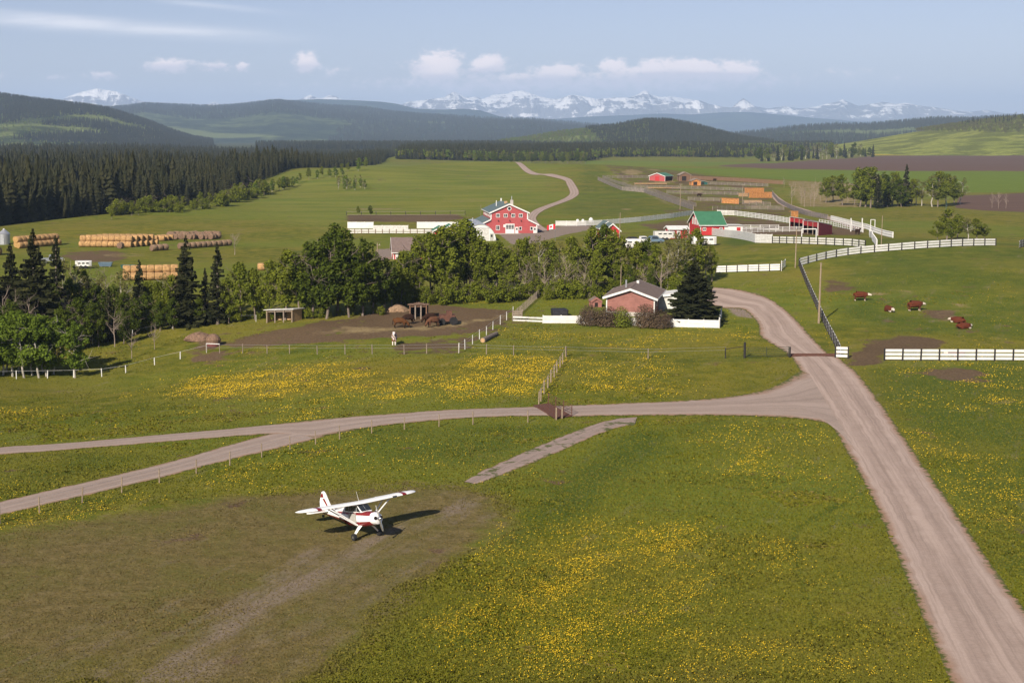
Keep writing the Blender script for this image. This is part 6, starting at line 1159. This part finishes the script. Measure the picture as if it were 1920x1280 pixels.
# ---------------------------------------------------------------- the airplane
def airplane():
    a, b = ray(557, 966), ray(777, 925); zt = 2.12; A = a * ((zt - CAMH) / a[2]); B = b * ((zt - CAMH) / b[2]); c = (A + B) / 2; w = B - A; span = math.hypot(w[0], w[1]); hd = math.atan2(w[1], w[0]) - math.pi / 2
    p = on(c[0], c[1]); r = thing('light_airplane', p, 'white high-wing taildragger airplane with maroon trim on the mown strip', 'airplane', None, hd); print('span', span, 'hd', math.degrees(hd))
    pit = R(10.5); Mx = Matrix.Rotation(-pit, 4, 'Y'); wz = .24
    piv = Vector((.55, 0, -1.22))                     # wheel axle in body axes (x forward, thrust line z 0)
    T = Matrix.Translation(Vector((.55, 0, wz))) @ Mx @ Matrix.Translation(-piv)
    # wing quarter chord at body x 0 -> keep wing over origin
    off = T @ Vector((-.2, 0, .92)); T = Matrix.Translation(Vector((-off.x, 0, 0))) @ T
    def put(mb, name, m, parent=None, smooth=False): mb.v = [tuple(T @ Vector(v)) for v in mb.v]; return mb.build(name, m, parent or r, smooth=smooth)
    hs = span / 2
    # fuselage: white body, maroon lower band, maroon deck ahead of the windscreen
    st = [(2.02, -.02, .36, .34, .36), (1.75, -.02, .45, .43, .46), (1.2, -.04, .50, .47, .53), (.62, -.05, .55, .50, .60), (.1, -.05, .57, .48, .64), (-.9, -.03, .56, .46, .62), (-1.5, 0, .50, .44, .52), (-2.4, .04, .36, .38, .38), (-3.4, .08, .22, .28, .25), (-4.3, .12, .09, .2, .15), (-4.85, .14, .03, .12, .1)]
    rings = []
    for x, zc, hw, up, dn in st:
        ring = []
        for i in range(16):
            t_ = 2 * math.pi * i / 16; cy, sz = math.cos(t_), math.sin(t_); cy = math.copysign(abs(cy) ** .62, cy); sz = math.copysign(abs(sz) ** (.7 if sz > 0 else 1.15), sz); ring.append(Vector((x, cy * hw, zc + (sz * up if sz > 0 else sz * dn))))
        rings.append(ring)
    def fm(k, i):
        if i == -1: return 0
        if i in (9, 10, 11, 12, 13, 14) or (i in (8, 15) and 2 <= k <= 4 and False): return 1
        if k in (1, 2, 3) and i in (1, 2, 3, 4, 5, 6): return 1       # cowl deck
        if k >= 4 and k <= 6 and i in (1, 6): return 1
        return 0
    mb = MB(); mb.loft(rings, mats=fm); put(mb, 'fuselage', [M['plane_white'], M['maroon']], None, True)
    # cowl ring with inlets
    mb = MB(); mb.loft([[Vector((x, math.cos(2 * math.pi * i / 18) * q, -.03 + math.sin(2 * math.pi * i / 18) * q * .92)) for i in range(18)] for x, q in [(1.72, .47), (1.95, .46), (2.12, .40), (2.17, .30)]]); cw = put(mb, 'cowling', M['plane_white'], None, True)
    for sy in (-1, 1): mb = MB(); mb.tube((2.12, sy * .235, .04), (2.19, sy * .235, .04), .135, .12, 14); put(mb, 'air_inlet_shade', M['dark'], cw)  # near-black discs paint the shade inside the cowl holes
    mb = MB(); mb.loft([[Vector((x, math.cos(2 * math.pi * i / 12) * q, math.sin(2 * math.pi * i / 12) * q)) for i in range(12)] for x, q in [(2.17, .14), (2.3, .13), (2.42, .08), (2.48, .01)]]); pr = put(mb, 'propeller_hub', M['metal'], None, True)
    ang = R(12)
    for sg in (1, -1):
        d = Vector((0, math.sin(ang) * sg * -1, math.cos(ang) * sg)); t_ = Vector((0, d.z, -d.y)); mb = MB()
        mb.loft([[Vector((2.28, 0, 0)) + d * q + t_ * w_ * cw_ + Vector((th_, 0, 0)) for w_, th_ in ((-.5, .03), (0, .05), (.5, -.03), (0, -.035))] for q, cw_ in [(.1, .10), (.35, .15), (.65, .15), (.88, .10), (.94, .04)]]); put(mb, 'propeller_blade', M['metal'] if sg < 0 else M['plane_grey'])
    # cabin: roof, pillars, glass
    zt_, zb = .9, .40
    mb = MB(); mb.loft([[Vector((x, y, z)) for y, z in ((-hw, zb), (hw, zb), (hw * .86, h), (-hw * .86, h))] for x, hw, h in [(.86, .46, zb + .03), (.38, .545, .86), (-.9, .535, .86), (-1.75, .42, .56), (-2.5, .28, .42)]]); put(mb, 'cabin', M['plane_white'])
    def lerpq(q, u0, u1, v0, v1):
        A_, B_, C_, D_ = (Vector(v) for v in q); f = lambda u, v: A_.lerp(B_, u).lerp(D_.lerp(C_, u), v); return [f(u0, v0), f(u1, v0), f(u1, v1), f(u0, v1)]
    ws = [(.86, -.46, zb + .03), (.86, .46, zb + .03), (.38, .47, .86), (.38, -.47, .86)]
    for u0, u1 in ((.05, .475), (.525, .95)): mb = MB(); mb.prism(lerpq(ws, u0, u1, .08, .94), (.02, 0, .025)); put(mb, 'windscreen_pane', M['glass'])
    for sy in (-1, 1):
        for (x0, x1, xt0, xt1) in [(.36, .74, .36, .40), (-.16, .30, -.16, .32), (-.62, -.2, -.62, -.2), (-1.15, -.68, -1.02, -.68)]:
            yb = lambda x: .545 if x > -.9 else .5; mb = MB(); mb.prism([(x0, sy * (yb(x0) - .005 if x0 < .5 else .49), zb + .05), (x1, sy * (yb(x1) - .005 if x1 < .5 else .485), zb + .05), (xt1, sy * .475, .82), (xt0, sy * .475, .82 if x0 > -1 else .76)], (0, sy * .02, 0)); put(mb, 'side_window', M['glass'])
        mb = MB(); mb.prism([(.28, sy * .568, -.3), (-.62, sy * .568, -.3), (-.62, sy * .575, .3), (.28, sy * .575, .3)], (0, sy * .012, 0)); put(mb, 'door', M['plane_grey'] if sy < 0 else M['plane_white'])
    # wing: constant chord, tapered round tips, maroon band near each tip
    ys = [-hs, -hs + .08, -hs + .35, -hs + .8, -hs + 1.25, -hs + 1.6, -2.4, -.6, 0, .6, 2.4, hs - 1.6, hs - 1.25, hs - .8, hs - .35, hs - .08, hs]
    foil = [(1, .0), (.97, .035), (.85, .075), (.6, .095), (.3, .065), (0, .005), (.3, -.02), (.6, -.03), (.85, -.03), (.97, -.02)]
    rings = []
    for y in ys:
        e = (hs - abs(y)); ch = 1.5 * (1 if e > 1.25 else (.18 + .82 * math.sqrt(max(0, 1 - (1 - e / 1.25) ** 2)))); x0 = -.95 + (1.5 - ch) * .45; dz = .95 + abs(y) * .022
        rings.append([Vector((x0 + fx * ch, y, dz + fz * ch * 1.15)) for fx, fz in foil])
    mb = MB(); mb.loft(rings, mats=lambda k, i: 1 if k in (4, 11) else 0); wg = put(mb, 'wing', [M['plane_white'], M['maroon']], None, True)
    mb = MB(); mb.box((.54, 2.75, 1.03), (.06, .34, .12)); put(mb, 'landing_light', M['glass'], wg)
    for sy in (-1, 1): mb = MB(); mb.box((-.82, sy * (hs - 1.9), .975 + (hs - 1.9) * .022), (.28, 2.2, .02)); put(mb, 'aileron', M['plane_white'], wg)
    for sy in (-1, 1):
        for xa, xb in ((.30, .25), (.18, -.45)): mb = MB(); mb.tube((xa, sy * .5, -.5), (xb, sy * 2.55, .98), .055, .045, 8); put(mb, 'wing_strut', M['plane_white'])
        mb = MB(); mb.loft([[Vector((.45 + dx, sy * y, z)) for dx in (-.17 * q, -.05 * q, .12 * q, .05 * q)] if False else [Vector((.5 + .17 * q, sy * y, z)), Vector((.5, sy * (y + .05), z + .02)), Vector((.5 - .17 * q, sy * y, z)), Vector((.5, sy * (y - .05), z - .02))] for y, z, q in [(.42, -.52, 1.3), (.75, -.82, 1), (1.02, -1.12, .8)]]); put(mb, 'gear_leg', M['plane_white'])
        mb = MB(); mb.tube((.55, sy * .98, -1.22), (.55, sy * 1.18, -1.22), .24, .24, 16); wl = put(mb, 'wheel', M['rubber'], None, True); mb = MB(); mb.tube((.55, sy * 1.17, -1.22), (.55, sy * 1.2, -1.22), .1, .1, 10); put(mb, 'rim', M['metal'], wl)
    # tail
    def plate(poly_, th, name, m, parent=None): mb = MB(); mb.prism([Vector(q) - Vector((0, th / 2, 0)) for q in poly_], (0, th, 0)); return put(mb, name, m, parent)
    fin = [(-3.15, 0, .34), (-3.75, 0, .75), (-4.15, 0, 1.42), (-4.27, 0, 1.58), (-4.42, 0, 1.66), (-4.58, 0, 1.62), (-4.7, 0, 1.5), (-4.98, 0, .9), (-5.02, 0, .4), (-4.85, 0, .06), (-4.3, 0, .2)]
    fo = plate(fin, .09, 'fin', M['plane_white'])
    for pl in ([(-3.9, 0, .52), (-4.32, 0, 1.12), (-4.6, 0, 1.12), (-4.05, 0, .5)], [(-4.42, 0, 1.2), (-4.5, 0, 1.52), (-4.68, 0, 1.48), (-4.83, 0, 1.2)]): plate(pl, .106, 'stripe', M['maroon'], fo)
    plate([(-4.44, 0, .25), (-4.46, 0, .25), (-4.5, 0, 1.6), (-4.48, 0, 1.6)], .1, 'rudder_hinge', M['plane_grey'], fo)
    for sy in (-1, 1):
        hsb = [(-3.75, sy * .08, .24), (-3.95, sy * 1.3, .25), (-4.1, sy * 1.55, .25), (-4.35, sy * 1.66, .25), (-4.6, sy * 1.55, .25), (-4.75, sy * 1.2, .25), (-4.78, sy * .12, .24)]; mb = MB(); mb.prism(hsb, (0, 0, .06)); so = put(mb, 'stabiliser', M['plane_white'])
        mb = MB(); mb.prism([(-3.8, sy * .35, .303), (-3.86, sy * .75, .303), (-4.74, sy * .75, .303), (-4.74, sy * .35, .303)], (0, 0, .006)); put(mb, 'stripe', M['maroon'], so)
    mb = MB(); mb.tube((-4.5, 0, 0.0), (-4.75, 0, -.12), .04, .03, 6); tw = put(mb, 'tail_leg', M['metal'])
    mb = MB(); mb.tube((-4.78, -.05, -.16), (-4.78, .05, -.16), .1, .1, 12); put(mb, 'tail_wheel', M['rubber'])
    mb = MB(); mb.tube((-.1, .1, .95), (-.35, .1, 1.75), .014, .006, 5); put(mb, 'antenna', M['white'])
    return r
airplane()
# ---------------------------------------------------------------- grass and dandelions near enough to read
rng = np.random.default_rng(2024)
def in_roads(x, y, pad=.15):
    m = np.zeros(len(x), bool)
    for P in ROADS:
        lo, hi = P.min(0) - 1, P.max(0) + 1; k = np.where((x > lo[0]) & (x < hi[0]) & (y > lo[1]) & (y < hi[1]))[0]
        if len(k): m[k] |= sdf(P, x[k], y[k]) > -pad
    return m
def sample(n, pw):
    px = rng.uniform(-60, 1980, n); q = rng.uniform(0, 1, n) ** pw; py = 1310 - q * (1310 - 560)
    dx = (px - CX) / FPX; t = CAMH * FPX / (py - 255.0); return dx * t, t
def maskval(polys, x, y, w):
    out = np.zeros(len(x))
    for p, k in polys: out = np.maximum(out, k * sst(sdf(poly(p), x, y), -w, w))
    return out
norm = lambda ps: [(p if isinstance(p, tuple) else (p, 1.0)) for p in ps]
x, y = sample(430000, 1.15); k = ~in_roads(x, y, .0); x, y = x[k], y[k]
dryv = sst(maskval(norm(P_DRY), x, y, 5.) + .32 * fbm2(x, y, 61, .12, 4), .2, .8); dirtv = maskval(norm(P_DIRT), x, y, 1.)
k = (dirtv < .4) & (rng.uniform(0, 1, len(x)) < np.where(dryv > .5, .45, 1.)); x, y, dryv = x[k], y[k], dryv[k]
n = len(x); z = H(x, y); hgt = rng.uniform(.03, .095, n) * np.where(dryv > .5, .5, 1.) * (1 + .5 * (fbm2(x, y, 3, .35, 3) > .5)); th = rng.uniform(0, 6.28, n); wd = rng.uniform(.03, .075, n)
c, s = np.cos(th), np.sin(th); ln = rng.normal(0, .4, (n, 2)) * hgt[:, None]
V = np.stack([np.c_[x - c * wd, y - s * wd, z - .01], np.c_[x + c * wd, y + s * wd, z - .01], np.c_[x + c * wd * .7 + ln[:, 0], y + s * wd * .7 + ln[:, 1], z + hgt], np.c_[x - c * wd * .5 + ln[:, 1], y - s * wd * .5 - ln[:, 0], z + hgt * .8]], 1).reshape(-1, 3)
gmesh = np_mesh('meadow_grass', V, np.arange(4 * n).reshape(n, 4), [], dict(lv=np.repeat(rng.uniform(0, 1, n), 4), dry=np.repeat(dryv, 4)))
mgr = bpy.data.materials.new('grass_blades'); mgr.use_nodes = True; t = NT(mgr.node_tree); t.n.clear()
a = t.attr('lv').outputs['Fac']; cg = t.mix(a, (.082, .098, .008), (.188, .173, .020)); cg = t.mix(t.step(t.noise(.05, 4, .6), .35, .7, 0, .6), cg, (.150, .138, .028))
cg = t.mix(t.attr('dry').outputs['Fac'], cg, t.mix(a, (.105, .083, .026), (.200, .150, .060)))
d = t.new('ShaderNodeBsdfDiffuse'); t.put(d.inputs[0], cg); tr = t.new('ShaderNodeBsdfTranslucent'); t.put(tr.inputs[0], cg); ms = t.new('ShaderNodeMixShader'); ms.inputs[0].default_value = .3
t.l.new(d.outputs[0], ms.inputs[1]); t.l.new(tr.outputs[0], ms.inputs[2]); t.l.new(ms.outputs[0], t.new('ShaderNodeOutputMaterial').inputs[0]); gmesh.materials.append(mgr)
tag(link('meadow_grass', gmesh), 'short meadow grass around the airstrip and roads', 'grass', kind='stuff')
x, y = sample(900000, 1.0); fv = maskval(norm(P_FLOWER), x, y, 4.) + .07
fv = fv * sst(fbm2(x, y, 31, .16, 4) + 1.1 * np.clip(fv - .75, 0, .45), -.35, 1.1) * (.25 + .75 * sst(fbm2(x, y, 32, .9, 3), -.2, 1.0))
k = rng.uniform(0, 1, len(x)) < np.minimum(fv, 1.1) * .62 * np.clip((y / 105) ** 1.3, .3, 1.7); x, y = x[k], y[k]; k = ~in_roads(x, y, .05); x, y = x[k], y[k]
k = (maskval(norm(P_DRY), x, y, 1.) < .35) & (maskval(norm(P_DIRT), x, y, 1.) < .5); x, y = x[k], y[k]
n = len(x); z = H(x, y) + rng.uniform(.06, .17, n); u = np.tile([0., 0., 1.], (n, 1)) + np.array([-.25, -.35, 0])
V, F = rot_quads(np.c_[x, y, z], .041 * np.clip(y / 95, .85, 1.5), u, rng, flat_=.35)
tag(link('dandelions', np_mesh('dandelions', V, F, [mat('dandelion_yellow', (.54, .36, .012), .9, .15, 2)])), 'yellow dandelions drifting through the meadow grass', 'dandelions', kind='stuff')
print('dandelions', n)
# taller rank tufts in drifts
x, y = sample(150000, 1.1); k = (fbm2(x, y, 71, .11, 4) + .5 * fbm2(x, y, 72, .7, 2) > .85) & (maskval(norm(P_DRY), x, y, 2.) < .3) & (maskval(norm(P_DIRT), x, y, 1.) < .3); x, y = x[k], y[k]; k = ~in_roads(x, y, .0); x, y = x[k], y[k]
n = len(x); x, y = np.repeat(x, 2) + rng.normal(0, .07, 2 * n), np.repeat(y, 2) + rng.normal(0, .07, 2 * n); n = 2 * n; z = H(x, y); hgt = rng.uniform(.07, .15, n); th = rng.uniform(0, 6.28, n); wd = rng.uniform(.05, .13, n); c, s = np.cos(th), np.sin(th); ln = rng.normal(0, .35, (n, 2)) * hgt[:, None]
V = np.stack([np.c_[x - c * wd, y - s * wd, z - .02], np.c_[x + c * wd, y + s * wd, z - .02], np.c_[x + c * wd * 1.2 + ln[:, 0], y + s * wd * 1.2 + ln[:, 1], z + hgt], np.c_[x - c * wd + ln[:, 1], y - s * wd - ln[:, 0], z + hgt * .8]], 1).reshape(-1, 3)
tg = np_mesh('rank_grass', V, np.arange(4 * n).reshape(n, 4), [mgr], dict(lv=np.repeat(rng.uniform(.35, 1, n), 4), dry=np.repeat((rng.uniform(0, 1, n) < .12) * .8, 4)))
tag(link('rank_grass', tg), 'taller rank grass tufts scattered through the meadow', 'grass', kind='stuff'); print('rank', n)
# ---------------------------------------------------------------- air
HZ_TOP = 960.0
mb = MB(); mb.box((0, 0, (HZ_TOP - 40) / 2), (66000, 66000, HZ_TOP + 40))
hz = mb.build('haze', [])
mh = bpy.data.materials.new('pale_air'); mh.use_nodes = True; t = NT(mh.node_tree); t.n.clear()
pv = t.new('ShaderNodeVolumePrincipled'); pv.inputs['Color'].default_value = (.52, .70, 1.0, 1); pv.inputs['Density'].default_value = 6.8e-5; pv.inputs['Anisotropy'].default_value = 0.0
t.l.new(pv.outputs[0], t.new('ShaderNodeOutputMaterial').inputs['Volume']); hz.data.materials.append(mh)
tag(hz, 'pale blue haze over the hills and mountains', 'haze', kind='stuff')
